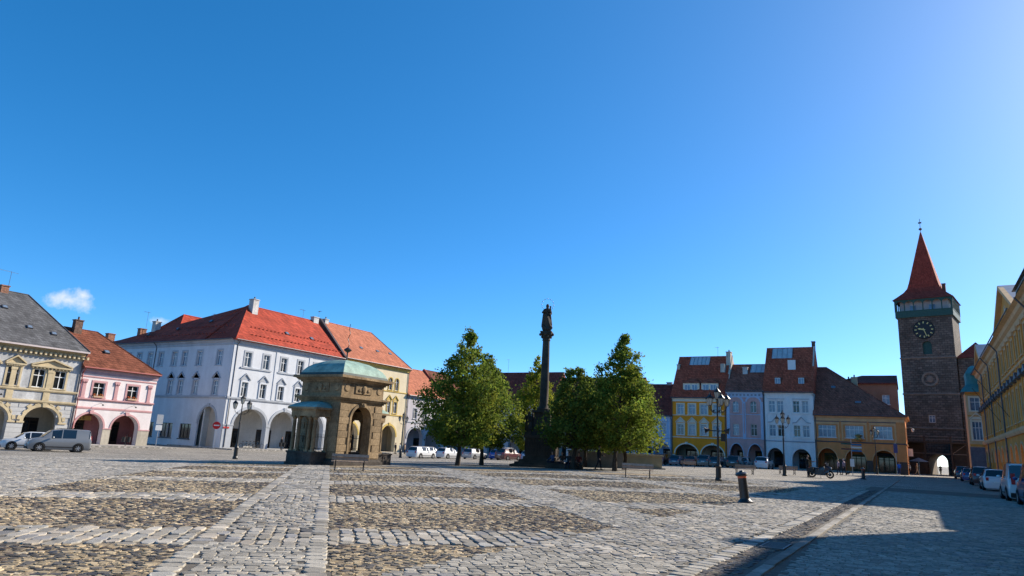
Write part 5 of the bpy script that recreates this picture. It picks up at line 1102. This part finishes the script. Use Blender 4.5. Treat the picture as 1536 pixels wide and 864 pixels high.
street_lamp('three-armed black lamp before the white corner house', gl(-45.2, 35.5), 4.75, 2, rz=R(30))
street_lamp('lamp by the cream house arcade, right of the well house', gl(-57.7, 70.4), 5.6, 3, rz=R(10))
street_lamp('white-globed lamp in front of the ochre corner house', gl(-5.25, 108.4), 6.3, 4, rz=R(45))
IRON2 = mat('bench_iron', (.018, .018, .02), .5, .2, 4); PLK = mat('bench_plank', (.34, .25, .19), .75, .25, 5, .2, 30, objrand=.15)
def bench(label, loc, rz):
    r = thing('park_bench', label, 'bench', loc, rz, 'park benches on the square')
    for x in (-.68, .68):
        b = MB().path([(x, -.22, .02), (x, -.16, .25), (x, -.2, .42)], .028, 6).path([(x, .2, .02), (x, .14, .25), (x, .2, .42)], .028, 6).path([(x, .22, .42), (x, -.2, .42), (x, -.3, .82)], .025, 6)
        for k in range(8): a, c = R(45 * k), R(45 * k + 45); b.tube((x, .1 * math.cos(a), .22 + .1 * math.sin(a)), (x, .1 * math.cos(c), .22 + .1 * math.sin(c)), .014, n=4)
        b.build('leg', IRON2, r)
    for k in range(4): MB().box(-.88, .88, -.045, .045, 0, .035).build('seat_slat', PLK, r, (0, .18 - k * .115, .435))
    for k in range(2): MB().box(-.88, .88, -.018, .018, -.068, .068).build('back_slat', PLK, r, (0, -.275 - k * .035, .60 + k * .15), (R(-14), 0, 0))
    return r
bench('bench in front of the stone well house', gl(-24.2, 25.7), R(46)); bench('bench near the rightmost tree, facing the square', gl(-14.1, 38.6), R(22)); bench('distant bench before the orange car', gl(-23.4, 81.0), R(15)); bench('bench seen just behind the bollard', gl(-12.9, 61.2), R(30)); bench('bench behind the lamp by the white house', gl(-11.0, 70.8), R(30))
BANDM = mat('bollard_orange_band', (.62, .13, .06), .5, .1)
def bollard(label, loc, rot):
    r = thing('bollard', label, 'bollard', loc, 0, 'black bollards'); r.rotation_euler = rot
    MB().lathe([(.25, 0), (.25, .045), (.20, .09), (.155, .14), (.15, .18), (.142, .5), (.138, .82)], 18).build('shaft', mat('bollard_black', (.014, .014, .016), .38, .2, 5, spec=.5), r, smooth=35)
    MB().lathe([(.140, .80), (.142, .80), (.142, .86), (.140, .86)], 18).build('band', BANDM, r)
    MB().lathe([(.14, .86), (.19, .875), (.205, .905), (.19, .945), (.12, .985), (.075, 1.0), (.06, 1.03), (.02, 1.045)], 18).build('cap', MATS['bollard_black'], r, smooth=35); return r
_ax = Vector((math.sin(YAW), math.cos(YAW), 0))
bollard('leaning black bollard with orange band in the foreground', (-5.05, 23.96, .0), Matrix.Rotation(-R(6.5), 3, _ax).to_euler()); bollard('small black bollard far off by the ochre corner house', (-4.6, 71.5, 0), (0, 0, 0))
def sign_post(label, loc, h, rz=0): r = thing('sign_post', label, 'sign', loc, rz); MB().tube((0, 0, 0), (0, 0, h), .035, n=8).build('pole', ALU, r); return r
r = sign_post('parking sign on a pole beside the pink house', (-75.8, 48.5, -.95), 3.6, R(75)); MB().box(-.35, .35, -.06, -.04, 2.6, 3.7).build('board', mat('sign_back', (.42, .43, .44), .5, .1), r); MB().box(-.35, .35, -.06, -.04, 1.9, 2.5).build('plate', WHITEW, r)
r = sign_post('red no entry sign at the corner of the white house', (-78.6, 58.2, -1.0), 3.3, R(60)); MB().lathe([(.02, -.07), (.48, -.07), (.48, -.04)], 24, axis='y', c=(0, 0, 2.9)).build('disc', mat('sign_red', (.62, .02, .02), .45, .04), r); MB().box(-.34, .34, -.09, -.075, 2.83, 2.97).build('bar', WHITEW, r)
r = sign_post('street direction sign post with blue boards near the ochre house', gl(-6.4, 84.0), 3.9, R(10))
for k, (z, s, m) in enumerate(((3.3, -1, 'sign_green'), (3.25, 1, 'sign_blue'), (2.95, 1, 'sign_white'), (2.6, 1, 'sign_blue'), (2.75, -1, 'sign_brown'))): MB().box(0, 1.0, -.05, -.035, 0, .17).build('board', mat(m, {'sign_green': (.03, .09, .07), 'sign_blue': (.04, .14, .30), 'sign_white': (.6, .62, .62), 'sign_brown': (.14, .06, .04)}[m], .5), r, (0 if s > 0 else -1.0, 0, z))
MB().box(-.2, .2, -.06, -.04, 1.0, 1.8).build('notice', WHITEW, r)
r = sign_post('lilac banner on a pole by the ochre house corner', gl(-2.9, 110.5), 4.4, R(20)); MB().box(-.25, .25, -.04, -.02, 3.0, 4.2).build('banner', mat('banner_lilac', (.12, .11, .24), .7), r)
r = thing('golden_guild_sign', 'golden hanging ornament on the ochre house front', 'sign', (-7.9, 117.6, 4.6)); MB().lathe([(.05, .0), (.5, .25), (.55, .4), (.2, .55), (.3, .7), (.6, .85), (.1, 1.05)], 12).build('ornament', GOLD, r); MB().tube((0, 0, .9), (0, .5, .9), .03, n=5).build('bracket', BLACKIRON, r)
for lb, x, y in (('pair of litter bins by the pink house arch', -76.6, 45.4), ('litter bins between the white house arches', -76.6, 67.6)):
    r = thing('litter_bin', lb, 'litter bin', (x, y, NB)); MB().tube((0, 0, 0), (0, 0, 1.2), .04, n=6).build('post', BLACKIRON, r)
    for s in (-1, 1): MB().lathe([(.17, .45), (.2, 1.0), (.21, 1.02)], 12, c=(0, s * .3, 0)).build('bin', BLACKIRON, r)

# ------------------------------------------------------------ cars
def paint(c): return mat('paint_%.2f_%.2f_%.2f' % c, c, .28, .03, .5, metal=.0, spec=.5, coat=.8)
BLKP = mat('black_trim', (.015, .015, .016), .6, .1); REDL = mat('tail_light', (.42, .02, .02), .25, .05, spec=.6); HEADL = mat('head_light', (.65, .66, .68), .1, .03, spec=.8); PLATE = mat('number_plate', (.7, .7, .68), .5)
CAR = {  # stations from rear (x=-.5) to front (x=.5) as fractions of length: x, belt z, top z, half width belt, half width top (fractions of H and W/2), greenhouse flag
 'estate': (4.6, 1.80, 1.48, [(-.5, .52, .54, .86, .78, 0), (-.488, .60, .62, .93, .84, 0), (-.47, .63, .66, .95, .82, 1), (-.425, .64, .965, .97, .70, 2), (-.41, .64, .98, .97, .71, 0), (-.24, .635, 1.0, .98, .73, 0), (-.225, .635, 1.0, .98, .73, 2), (-.03, .63, 1.0, .99, .74, 2), (-.015, .63, 1.0, .99, .74, 0), (-.0, .63, .995, .99, .74, 2), (.10, .625, .955, .99, .72, 0), (.125, .625, .92, .99, .72, 1), (.235, .60, .65, .98, .80, 0), (.25, .60, .625, .98, .84, 0), (.40, .56, .585, .95, .80, 0), (.47, .50, .53, .88, .72, 0), (.5, .40, .43, .78, .62, 0)]),
 'hatch': (4.1, 1.74, 1.48, [(-.5, .52, .54, .86, .78, 0), (-.485, .60, .62, .93, .84, 0), (-.455, .63, .67, .95, .82, 1), (-.375, .64, .955, .97, .69, 2), (-.355, .64, .97, .97, .70, 0), (-.19, .635, 1.0, .98, .72, 0), (-.17, .635, 1.0, .98, .72, 2), (.0, .63, 1.0, .99, .73, 2), (.02, .63, 1.0, .99, .73, 0), (.035, .63, .995, .99, .73, 2), (.12, .625, .94, .99, .71, 0), (.14, .62, .91, .99, .71, 1), (.26, .60, .65, .98, .80, 0), (.275, .60, .625, .98, .84, 0), (.41, .56, .585, .95, .80, 0), (.475, .50, .53, .88, .72, 0), (.5, .40, .43, .78, .62, 0)]),
 'suv': (4.45, 1.84, 1.66, [(-.5, .54, .56, .88, .80, 0), (-.488, .62, .64, .95, .86, 0), (-.465, .64, .67, .96, .84, 1), (-.41, .65, .955, .97, .74, 2), (-.395, .65, .975, .97, .75, 0), (-.23, .645, 1.0, .98, .77, 0), (-.21, .645, 1.0, .98, .77, 2), (-.02, .64, 1.0, .99, .78, 2), (-.005, .64, 1.0, .99, .78, 0), (.01, .64, .99, .99, .78, 2), (.12, .64, .94, .99, .76, 0), (.135, .635, .92, .99, .76, 1), (.24, .62, .67, .98, .84, 0), (.255, .62, .645, .98, .88, 0), (.42, .59, .615, .96, .84, 0), (.48, .52, .55, .9, .76, 0), (.5, .40, .43, .8, .66, 0)]),
 'van': (4.4, 1.82, 1.82, [(-.5, .50, .52, .90, .84, 0), (-.492, .56, .58, .95, .88, 0), (-.485, .59, .62, .96, .86, 1), (-.462, .60, .95, .97, .82, 2), (-.445, .60, .985, .97, .82, 0), (-.25, .60, 1.0, .98, .83, 0), (-.235, .60, 1.0, .98, .83, 2), (-.04, .59, 1.0, .99, .83, 2), (-.02, .59, .995, .99, .83, 0), (-.005, .59, .99, .99, .83, 2), (.15, .58, .93, .99, .80, 0), (.165, .58, .91, .99, .80, 1), (.29, .56, .63, .98, .82, 0), (.305, .56, .60, .98, .86, 0), (.42, .52, .55, .95, .82, 0), (.48, .46, .49, .9, .76, 0), (.5, .36, .39, .8, .66, 0)])}
def wheel_mesh():
    tb = MB().lathe([(.20, -.09), (.29, -.10), (.315, -.07), (.315, .07), (.29, .10), (.20, .09)], 22, axis='y', cap=False); rb = MB().lathe([(.02, -.075), (.06, -.085), (.07, -.05), (.185, -.05), (.205, -.085), (.21, .08)], 22, axis='y')
    for k in range(7):
        a = 2 * math.pi * k / 7; M = Matrix.Rotation(a, 4, 'Y'); rb.box(-.03, .03, -.085, -.04, .05, .19, 0, M)
    return tb.mesh('tyre', RUBBER, 40), rb.mesh('rim', ALU, 40)
TYRE, RIM = wheel_mesh()
def car(label, loc, heading, kind, colr, name='parked_car', cat='car', group=None, lightside=None, tint_=None):
    """heading: angle of travel measured from +Y towards +X"""
    L, W, H, ST = CAR[kind]; r = thing(name, label, cat, loc, R(90) - heading, group); p = paint(colr)
    zb = .17; rings = []
    for (fx, belt, topz, wb, wt, fl) in ST:
        x = fx * L; ws = wb * W / 2; wtt = wt * W / 2; zB = belt * H; zT = topz * H; lo = zb + (.12 if abs(fx) > .485 else .0)
        half = [(ws * .90, lo), (ws * .985, lo + .12), (ws, lo + (zB - lo) * .55), (ws * .985, zB - .05), (ws * .955, zB), (max(wtt, .0), zT - .045), (wtt * .86, zT), (wtt * .4, zT + .012)]
        rings.append([(x, y, z) for y, z in half] + [(x, -y, z) for y, z in reversed(half)])
    nr = len(rings[0]); V = [q for g_ in rings for q in g_]
    body = []; ws_ = []; rw = []; sl = {}; 
    for i in range(len(rings) - 1):
        fl = ST[i][5]
        for j in range(nr - 1):
            face = (i * nr + j, i * nr + j + 1, (i + 1) * nr + j + 1, (i + 1) * nr + j)
            topseg = 5 <= j <= 9
            if fl == 1 and topseg: (rw if i < 6 else ws_).append(face)
            elif fl == 2 and j in (4, 10): sl.setdefault((i, j), []).append(face)
            elif fl == 2 and False: pass
            else: body.append(face)
    n0 = len(rings) - 1; body += [tuple(range(nr)), tuple(n0 * nr + k for k in reversed(range(nr)))]
    body += [(i * nr, (i + 1) * nr, (i + 1) * nr + nr - 1, i * nr + nr - 1) for i in range(n0)]
    def part(nm, faces, m, sm=None, parent=r):
        used = sorted({q for f in faces for q in f}); ix = {q: k for k, q in enumerate(used)}; b = MB(); b.add([V[q] for q in used], [tuple(ix[q] for q in f) for f in faces]); return b.build(nm, m, parent, smooth=sm)
    bo = part('body', body, p, 32)
    part('windscreen', ws_, GL_CAR); part('rear_window', rw, GL_CAR)
    for k, fc in sl.items(): part('side_window', fc, GL_CAR)
    wr = .315 * (1.06 if kind in ('suv', 'van') else 1); fxw, rxw = .315 * L, -.295 * L
    for x in (fxw, rxw):
        for s in (1, -1):
            w = link('wheel', TYRE, r, (x, s * (W / 2 - .085), wr), (0, 0, 0 if s < 0 else math.pi)); w.scale = (wr / .315,) * 3; link('rim', RIM, w)
            MB().lathe([(.0, 0), (wr + .07, 0), (wr + .07, .02)], 20, axis='y').build('wheel_arch', BLKP, r, (x, s * (W / 2 - .022) - .01, wr + .01))
    MB().box(-L / 2 - .015, -L / 2 + .2, -W * .44, W * .44, .2, .42).build('rear_bumper', p if kind != 'van' else BLKP, r); MB().box(L / 2 - .22, L / 2 + .012, -W * .40, W * .40, .2, .38).build('front_bumper', BLKP, r)
    for s in (1, -1):
        zt = ST[1][1] * H; tall = kind in ('van', 'suv')
        b = MB().box(-L * .5 - .012, -L * .478, s * W * .355 - .085, s * W * .355 + .085, zt - .2, zt + (.32 if kind == 'van' else .02)); b.build('tail_light', REDL, r)
        MB().box(L * .44, L * .482, s * W * .33 - .13, s * W * .33 + .13, H * .42, H * .42 + .15).build('headlight', HEADL, r)
        MB().ell((.13 * L, s * (W / 2 + .09), ST[9][1] * H + .07), (.07, .1, .075), 8, 6).build('mirror', p, r)
        MB().box(-.28 * L, .24 * L, s * (W / 2 - .005) - .012, s * (W / 2 - .005) + .012, .36, .42).build('side_moulding', BLKP, r)
    MB().box(-L / 2 - .03, -L / 2, -.26, .26, ST[0][1] * H - .22, ST[0][1] * H - .11).build('number_plate', PLATE, r); MB().box(L / 2 - .03, L / 2 + .02, -.26, .26, .40, .5).build('number_plate', PLATE, r)
    if kind in ('estate', 'suv', 'van'):
        for s in (1, -1): MB().tube((-.36 * L, s * W * .34, H + .03), (.05 * L, s * W * .34, H + .03), .018, n=5).build('roof_rail', BLKP, r)
    return r
WHT_ = (.62, .63, .64); SIL = (.33, .34, .35); DGR = (.05, .055, .06); NAVY = (.015, .03, .075); RED_ = (.12, .012, .015); BLU_ = (.02, .10, .42); ORG = (.45, .10, .03); BLK_ = (.012, .012, .014)
gN = 'cars parked on the north side'; gE = 'cars parked before the east houses'; gR = 'cars parked along the castle'
car('silver grey people carrier parked before the pink house', gl(-60.9, 30.5), R(197), 'van', (.20, .21, .22), group='cars by the pink house')
car('white small car half hidden behind the silver people carrier', gl(-64.2, 29.9), R(198), 'hatch', WHT_, group='cars by the pink house')
car('white estate car left of the trees, before the lilac house', gl(-57.0, 73.9), R(-2), 'estate', WHT_, group=gN); car('white hatchback second from the left before the lilac house', gl(-57.4, 80.5), R(0), 'hatch', WHT_, group=gN)
car('silver estate car behind the leftmost tree trunks', gl(-56.6, 86.2), R(0), 'estate', SIL, group=gN); car('bright blue hatchback between tree trunk and column', gl(-55.0, 90.8), R(2), 'hatch', BLU_, group=gN)
car('white van behind the bright blue hatchback', gl(-57.5, 97.5), R(0), 'van', WHT_, group=gN); car('white car glimpsed just left of the statue plinth', gl(-52.0, 95.0), R(0), 'hatch', WHT_, group=gN); car('white car behind the white estate', gl(-60.5, 80.2), R(0), 'estate', WHT_, group=gN); car('dark red car in the shade left of the statue plinth', gl(-52.6, 89.0), R(5), 'suv', (.10, .03, .03), group=gN)
def atE(px, Y):  # x on the line Y for an image column near the ground
    v = _r2 * ((px - 768) / 1017) - _u2 * ((690 - 432) / 1017) + _f; return v.x / v.y * Y
for px, kind, c, lb in ((950, 'van', WHT_, 'white van beside the rightmost tree'), (972, 'suv', WHT_, 'white off-roader next to the white van'), (994, 'suv', RED_, 'dark red off-roader before the blue house'), (1018, 'estate', NAVY, 'navy estate car before the left yellow arch'), (1040, 'hatch', ORG, 'orange hatchback before the yellow house'), (1060, 'suv', DGR, 'dark grey off-roader right of the orange hatchback'), (1078, 'estate', DGR, 'dark estate car behind the tall lamp'), (1104, 'suv', BLK_, 'black off-roader before the pink house arches'), (1146, 'suv', WHT_, 'white off-roader before the tall white house')):
    Y = 104.0 if px < 1100 else 103.0; x = atE(px, Y); car(lb, (x, Y, gz(x)), R(0), kind, c, group=gE)
x = atE(1117, 106.5); car('silver car beside the black off-roader', (x, 106.5, gz(x)), 0, 'hatch', SIL, group=gE)
for lb, x, y, kind, c in (('blue van cut off by the right edge', 4.55, 37.6, 'van', (.02, .035, .16)), ('white van with tall tail lights at the right edge', 4.45, 44.0, 'van', WHT_), ('white estate car in the row along the castle', 4.6, 62.2, 'estate', WHT_), ('dark red off-roader in the row along the castle', 4.75, 77.5, 'suv', (.045, .012, .014)), ('blue hatchback in the row along the castle', 4.7, 95, 'hatch', (.015, .05, .20)), ('dark blue car farthest along the castle row', 4.75, 112, 'suv', (.02, .03, .06))): car(lb, (x, y, 0), 0, kind, c, group=gR)

# ------------------------------------------------------------ motorcycle, bicycles
t = thing('motorcycle', 'dark touring motorcycle parked on its stand in the sun', 'motorcycle', gl(-7.55, 66.4), R(-12))
for x in (-.75, .75):
    w = MB().lathe([(.22, -.06), (.30, -.065), (.325, -.03), (.325, .03), (.30, .065), (.22, .06)], 24, axis='y', cap=False).build('wheel', RUBBER, t, (x, 0, .325), smooth=40)
    b = MB().lathe([(.20, -.03), (.23, -.03), (.23, .03), (.20, .03), (.20, -.03)], 24, axis='y', cap=False).lathe([(.02, -.07), (.05, -.07), (.05, .07), (.02, .07)], 10, axis='y')
    for k in range(6): a = R(60 * k); b.tube((.04 * math.cos(a), 0, .04 * math.sin(a)), (.21 * math.cos(a), 0, .21 * math.sin(a)), .014, n=4)
    b.build('rim', BLKP, w); MB().lathe([(.06, -.075), (.14, -.075), (.14, -.068), (.06, -.068)], 18, axis='y').build('brake_disc', BLKP, w)
MBK = mat('motor_black', (.010, .011, .013), .45, .1, spec=.4); MBL = mat('motor_navy', (.008, .012, .030), .3, .05, spec=.4, coat=.3)
MB().box(-.34, .42, -.2, .2, .24, .68, tx=.06, ty=.03).box(-.24, .2, -.25, .25, .32, .54).box(-.7, -.2, -.12, .12, .4, .78, tx=.05).build('engine', mat('engine_grey', (.07, .07, .072), .45, .2, 8, metal=.5), t)
MB().add([(-.15, -.16, .66), (.42, -.13, .70), (.42, .13, .70), (-.15, .16, .66), (-.12, -.12, .88), (.28, -.12, .98), (.28, .12, .98), (-.12, .12, .88)], [(0, 3, 2, 1), (4, 5, 6, 7), (0, 1, 5, 4), (1, 2, 6, 5), (2, 3, 7, 6), (3, 0, 4, 7)]).build('tank', MBL, t, smooth=60)
MB().add([(-.85, -.13, .80), (-.1, -.15, .74), (-.1, .15, .74), (-.85, .13, .80), (-.88, -.1, .92), (-.12, -.12, .84), (-.12, .12, .84), (-.88, .1, .92)], [(0, 3, 2, 1), (4, 5, 6, 7), (0, 1, 5, 4), (1, 2, 6, 5), (2, 3, 7, 6), (3, 0, 4, 7)]).build('seat', MBK, t)
MB().add([(.3, -.22, .45), (.62, -.16, .5), (.82, -.1, .82), (.45, -.24, .98), (.3, .22, .45), (.62, .16, .5), (.82, .1, .82), (.45, .24, .98), (.86, 0, .86), (.6, 0, 1.1)], [(0, 1, 2, 3), (7, 6, 5, 4), (2, 8, 9, 3), (8, 6, 7, 9)]).build('fairing', MBL, t)
MB().add([(.62, -.18, 1.02), (.62, .18, 1.02), (.42, .15, 1.32), (.42, -.15, 1.32), (.72, 0, 1.03), (.48, 0, 1.36)], [(0, 4, 5, 3), (4, 1, 2, 5)]).build('windshield', mat('screen_smoke', (.10, .11, .12), .1, .05, spec=.9), t)
for s in (-1, 1):
    MB().tube((.75, s * .09, .325), (.5, s * .09, .95), .026, n=7).build('fork', ALU, t); MB().path([(.48, s * .08, 1.02), (.4, s * .34, 1.06), (.32, s * .38, 1.05)], .018, 6).build('handlebar', MBK, t); MB().ell((.5, s * .38, 1.2), (.03, .08, .05), 8, 5).build('mirror', MBK, t); MB().path([(.2, s * .2, .32), (-.3, s * .24, .3), (-.95, s * .26, .48)], .05, 8).build('exhaust', mat('dark_steel', (.12, .12, .12), .4, metal=.7), t); MB().box(-1.0, -.48, s * .32 - .11, s * .32 + .11, .5, .84, tx=.04).build('pannier', MBK, t)
MB().ell((.86, 0, .86), (.05, .11, .09), 10, 6).build('headlight', HEADL, t); MB().box(-1.02, -.98, -.1, .1, .78, .86).build('tail_light', REDL, t); MB().path([(-.1, .2, .3), (-.15, .32, .0)], .018, 5).build('side_stand', MBK, t); MB().box(.55, 1.0, -.07, .07, .64, .67).build('mudguard', MBK, t)
def bicycle(loc, rz):
    r = thing('bicycle', 'bicycle parked in the rack under the first arch of the white corner house', 'bicycle', loc, rz, 'bicycles in the rack')
    for x in (-.52, .52):
        b = MB()
        for k in range(16): a, c = R(22.5 * k), R(22.5 * k + 22.5); b.tube((.33 * math.cos(a), 0, .33 * math.sin(a)), (.33 * math.cos(c), 0, .33 * math.sin(c)), .02, n=5)
        w = b.build('wheel', RUBBER, r, (x, 0, .34)); s = MB()
        for k in range(8): a = R(45 * k); s.tube((0, 0, 0), (.32 * math.cos(a), 0, .32 * math.sin(a)), .005, n=3)
        s.build('spokes', ALU, w)
    MB().path([(-.52, 0, .34), (-.2, 0, .8), (.38, 0, .85), (.52, 0, .34)], .018, 6).path([(-.52, 0, .34), (-.05, 0, .3), (-.2, 0, .8)], .018, 6).path([(-.05, 0, .3), (.36, 0, .78)], .02, 6).build('frame', paint((.02, .08, .14)), r)
    MB().box(-.32, -.08, -.06, .06, .9, .96).build('saddle', MBK, r); MB().path([(.36, -.26, 1.02), (.4, 0, 1.0), (.36, .26, 1.02)], .014, 5).tube((.38, 0, .85), (.4, 0, 1.0), .014, n=5).build('handlebar', MBK, r)
    return r
for k in range(5): bicycle((-79.2, 63.3 + k * .62, NB), R(8 + k * 3))['label'] = ['leftmost bicycle in the rack under the arch of the white corner house', 'second bicycle from the left in the rack under the white house arch', 'middle one of the five bicycles in the rack under the arch', 'second bicycle from the right in the rack under the white house arch', 'rightmost bicycle in the rack under the arch of the white corner house'][k]

# ------------------------------------------------------------ low walls by the trees
tag(MB().box(-2.6, 2.6, -.3, .3, -.3, 1.35).box(-2.7, 2.7, -.36, .36, 1.35, 1.5).build('basin_wall', mat('grey_basin_stone', (.17, .16, .145), .9, .2, 1.2, .3), None, (-26.9, 62.0, gz(-27)), R(22)), 'grey stone basin wall behind the dark statuelike walker', 'wall')
r = thing('stone_trough', 'sunlit beige stone trough behind the rightmost trees', 'trough', gl(-23.6, 65.4), R(24)); BEI = mat('beige_stone', (.40, .32, .19), .9, .15, 1.5, .25)
MB().box(-2.0, 2.0, -.5, .5, 0, 1.2).build('body', BEI, r); MB().box(-2.15, 2.15, -.62, .62, 1.2, 1.38).build('rim', BEI, r); MB().box(-2.3, 2.3, -.8, .8, 0, .16).build('step', DIRTY_STONE, r)
for x in (-1.0, 1.0): MB().box(-.85, .85, -.53, -.49, .25, 1.05).build('panel', BEI, r, (x, 0, 0))

# ------------------------------------------------------------ people
person('person in dark clothes walking under the rightmost tree', gl(-21.4, 50.0), R(-60), 1.84, (.012, .012, .014), (.014, .014, .018), (.02, .015, .01), walk=.28, arms=((.4, .9), (-.1, .3)))
d = thing('dog', 'small dark dog walking left of the person under the tree', 'dog', gl(-23.3, 50.2), R(100)); DOG = mat('dog_fur', (.03, .022, .016), .9, .3, 8)
mb = MB()
for p, q, r0, r1 in (((-.17, 0, .30), (.18, 0, .31), .085, .10), ((.18, 0, .33), (.30, 0, .46), .06, .05), ((.30, 0, .47), (.42, 0, .45), .055, .03), ((-.2, 0, .33), (-.32, 0, .45), .022, .014), ((.16, .05, .27), (.17, .05, .02), .032, .022), ((.16, -.05, .27), (.2, -.05, .02), .032, .022), ((-.17, .05, .27), (-.13, .05, .17), .045, .028), ((-.13, .05, .17), (-.19, .05, .09), .024, .02), ((-.19, .05, .09), (-.17, .05, .02), .02, .02), ((-.17, -.05, .27), (-.15, -.05, .17), .045, .028), ((-.15, -.05, .17), (-.22, -.05, .09), .024, .02), ((-.22, -.05, .09), (-.2, -.05, .02), .02, .02), ((.28, .04, .5), (.26, .05, .56), .018, .01), ((.28, -.04, .5), (.26, -.05, .56), .018, .01)): cap(mb, p, q, r0, r1, 0, 8)
merge(mb, 'body', [DOG], d, .014, scale=1.1)
d2 = thing('dog', 'tiny black dog beside the walking couple', 'dog', gl(-7.1, 86.0), R(0)); link('body', d.children[0].data, d2).scale = (.8,) * 3
person('motorcyclist in dark gear standing beside the motorcycle', gl(-8.65, 66.6), R(-70), 1.86, (.016, .017, .016), (.018, .022, .035), (.03, .02, .015), arms=((.9, .8), (1.0, .7)))
person('fair-haired woman in pale pink walking with a man near the sign post', gl(-7.95, 86.0), R(80), 1.68, (.50, .34, .36), (.05, .04, .05), (.40, .28, .12), walk=.2)
person('man in lilac shirt walking beside the woman in pink', gl(-7.45, 86.6), R(80), 1.76, (.36, .28, .34), (.025, .025, .03), (.35, .33, .30), walk=.25)
person('person in bright blue jacket at the ochre house corner', gl(-2.75, 116.0), R(20), 1.75, (.02, .13, .55), (.02, .04, .12), (.22, .05, .03), arms=((.2, .4), (.1, .3)))
person('person in white shirt near the gate passage', gl(-1.55, 121.0), R(-40), 1.72, (.5, .5, .5), (.02, .02, .025), (.03, .02, .015), walk=.25)
person('person in beige walking by the parasol', gl(-.55, 123.0), R(-90), 1.74, (.30, .22, .14), (.34, .28, .22), (.28, .16, .08), walk=.3, bag=(.1, .06, .03))
person('person in dark coat passing through the gate arch', (2.9, 144.5, 0), R(160), 1.75, (.02, .02, .025), (.03, .03, .035), (.02, .015, .01), walk=.2)
person('person in white standing at the cream house arcade', (-75.0, 91.2, -1.07), R(-60), 1.72, (.45, .48, .52), (.10, .14, .20), (.06, .04, .02))
person('person in beige top beside the one in white at the cream arcade', (-74.9, 92.4, -1.07), R(-80), 1.66, (.42, .30, .20), (.03, .03, .035), (.12, .06, .03))
person('person in black at the cream arcade, left of the one in white', (-75.2, 90.3, -1.07), R(-90), 1.76, (.02, .02, .025), (.03, .03, .04), (.02, .015, .01))
person('dark figure between the arches of the white corner house', (-79.0, 69.6, NB), R(-90), 1.75, (.015, .015, .018), (.02, .02, .025), (.02, .015, .01))
for k, (dx, dy, c, lb) in enumerate(((0, 0, (.05, .09, .2), 'person in blue sitting on the column steps'), (.7, .3, (.08, .05, .04), 'person in brown sitting on the column steps'), (1.4, .1, (.05, .05, .055), 'person in grey sitting on the column steps'), (2.1, .5, (.14, .03, .03), 'person in dark red sitting on the column steps, rightmost'))):
    person(lb, (-25.9 + dx, 51.0 + dy, gz(-25)), R(160 + 15 * k), 1.72, c, (.03, .035, .06), (.03, .02, .012), sit=True, arms=((.5, .8), (.6, .6)))
tag(MB().box(-1.5, 1.5, -.3, .2, -.1, .40).box(-1.55, 1.55, -.34, .24, .34, .40).build('stone_bench', MST, None, (-24.85, 51.05, gz(-25)), R(12)), 'low stone ledge the seated group rests on beside the column', 'bench')
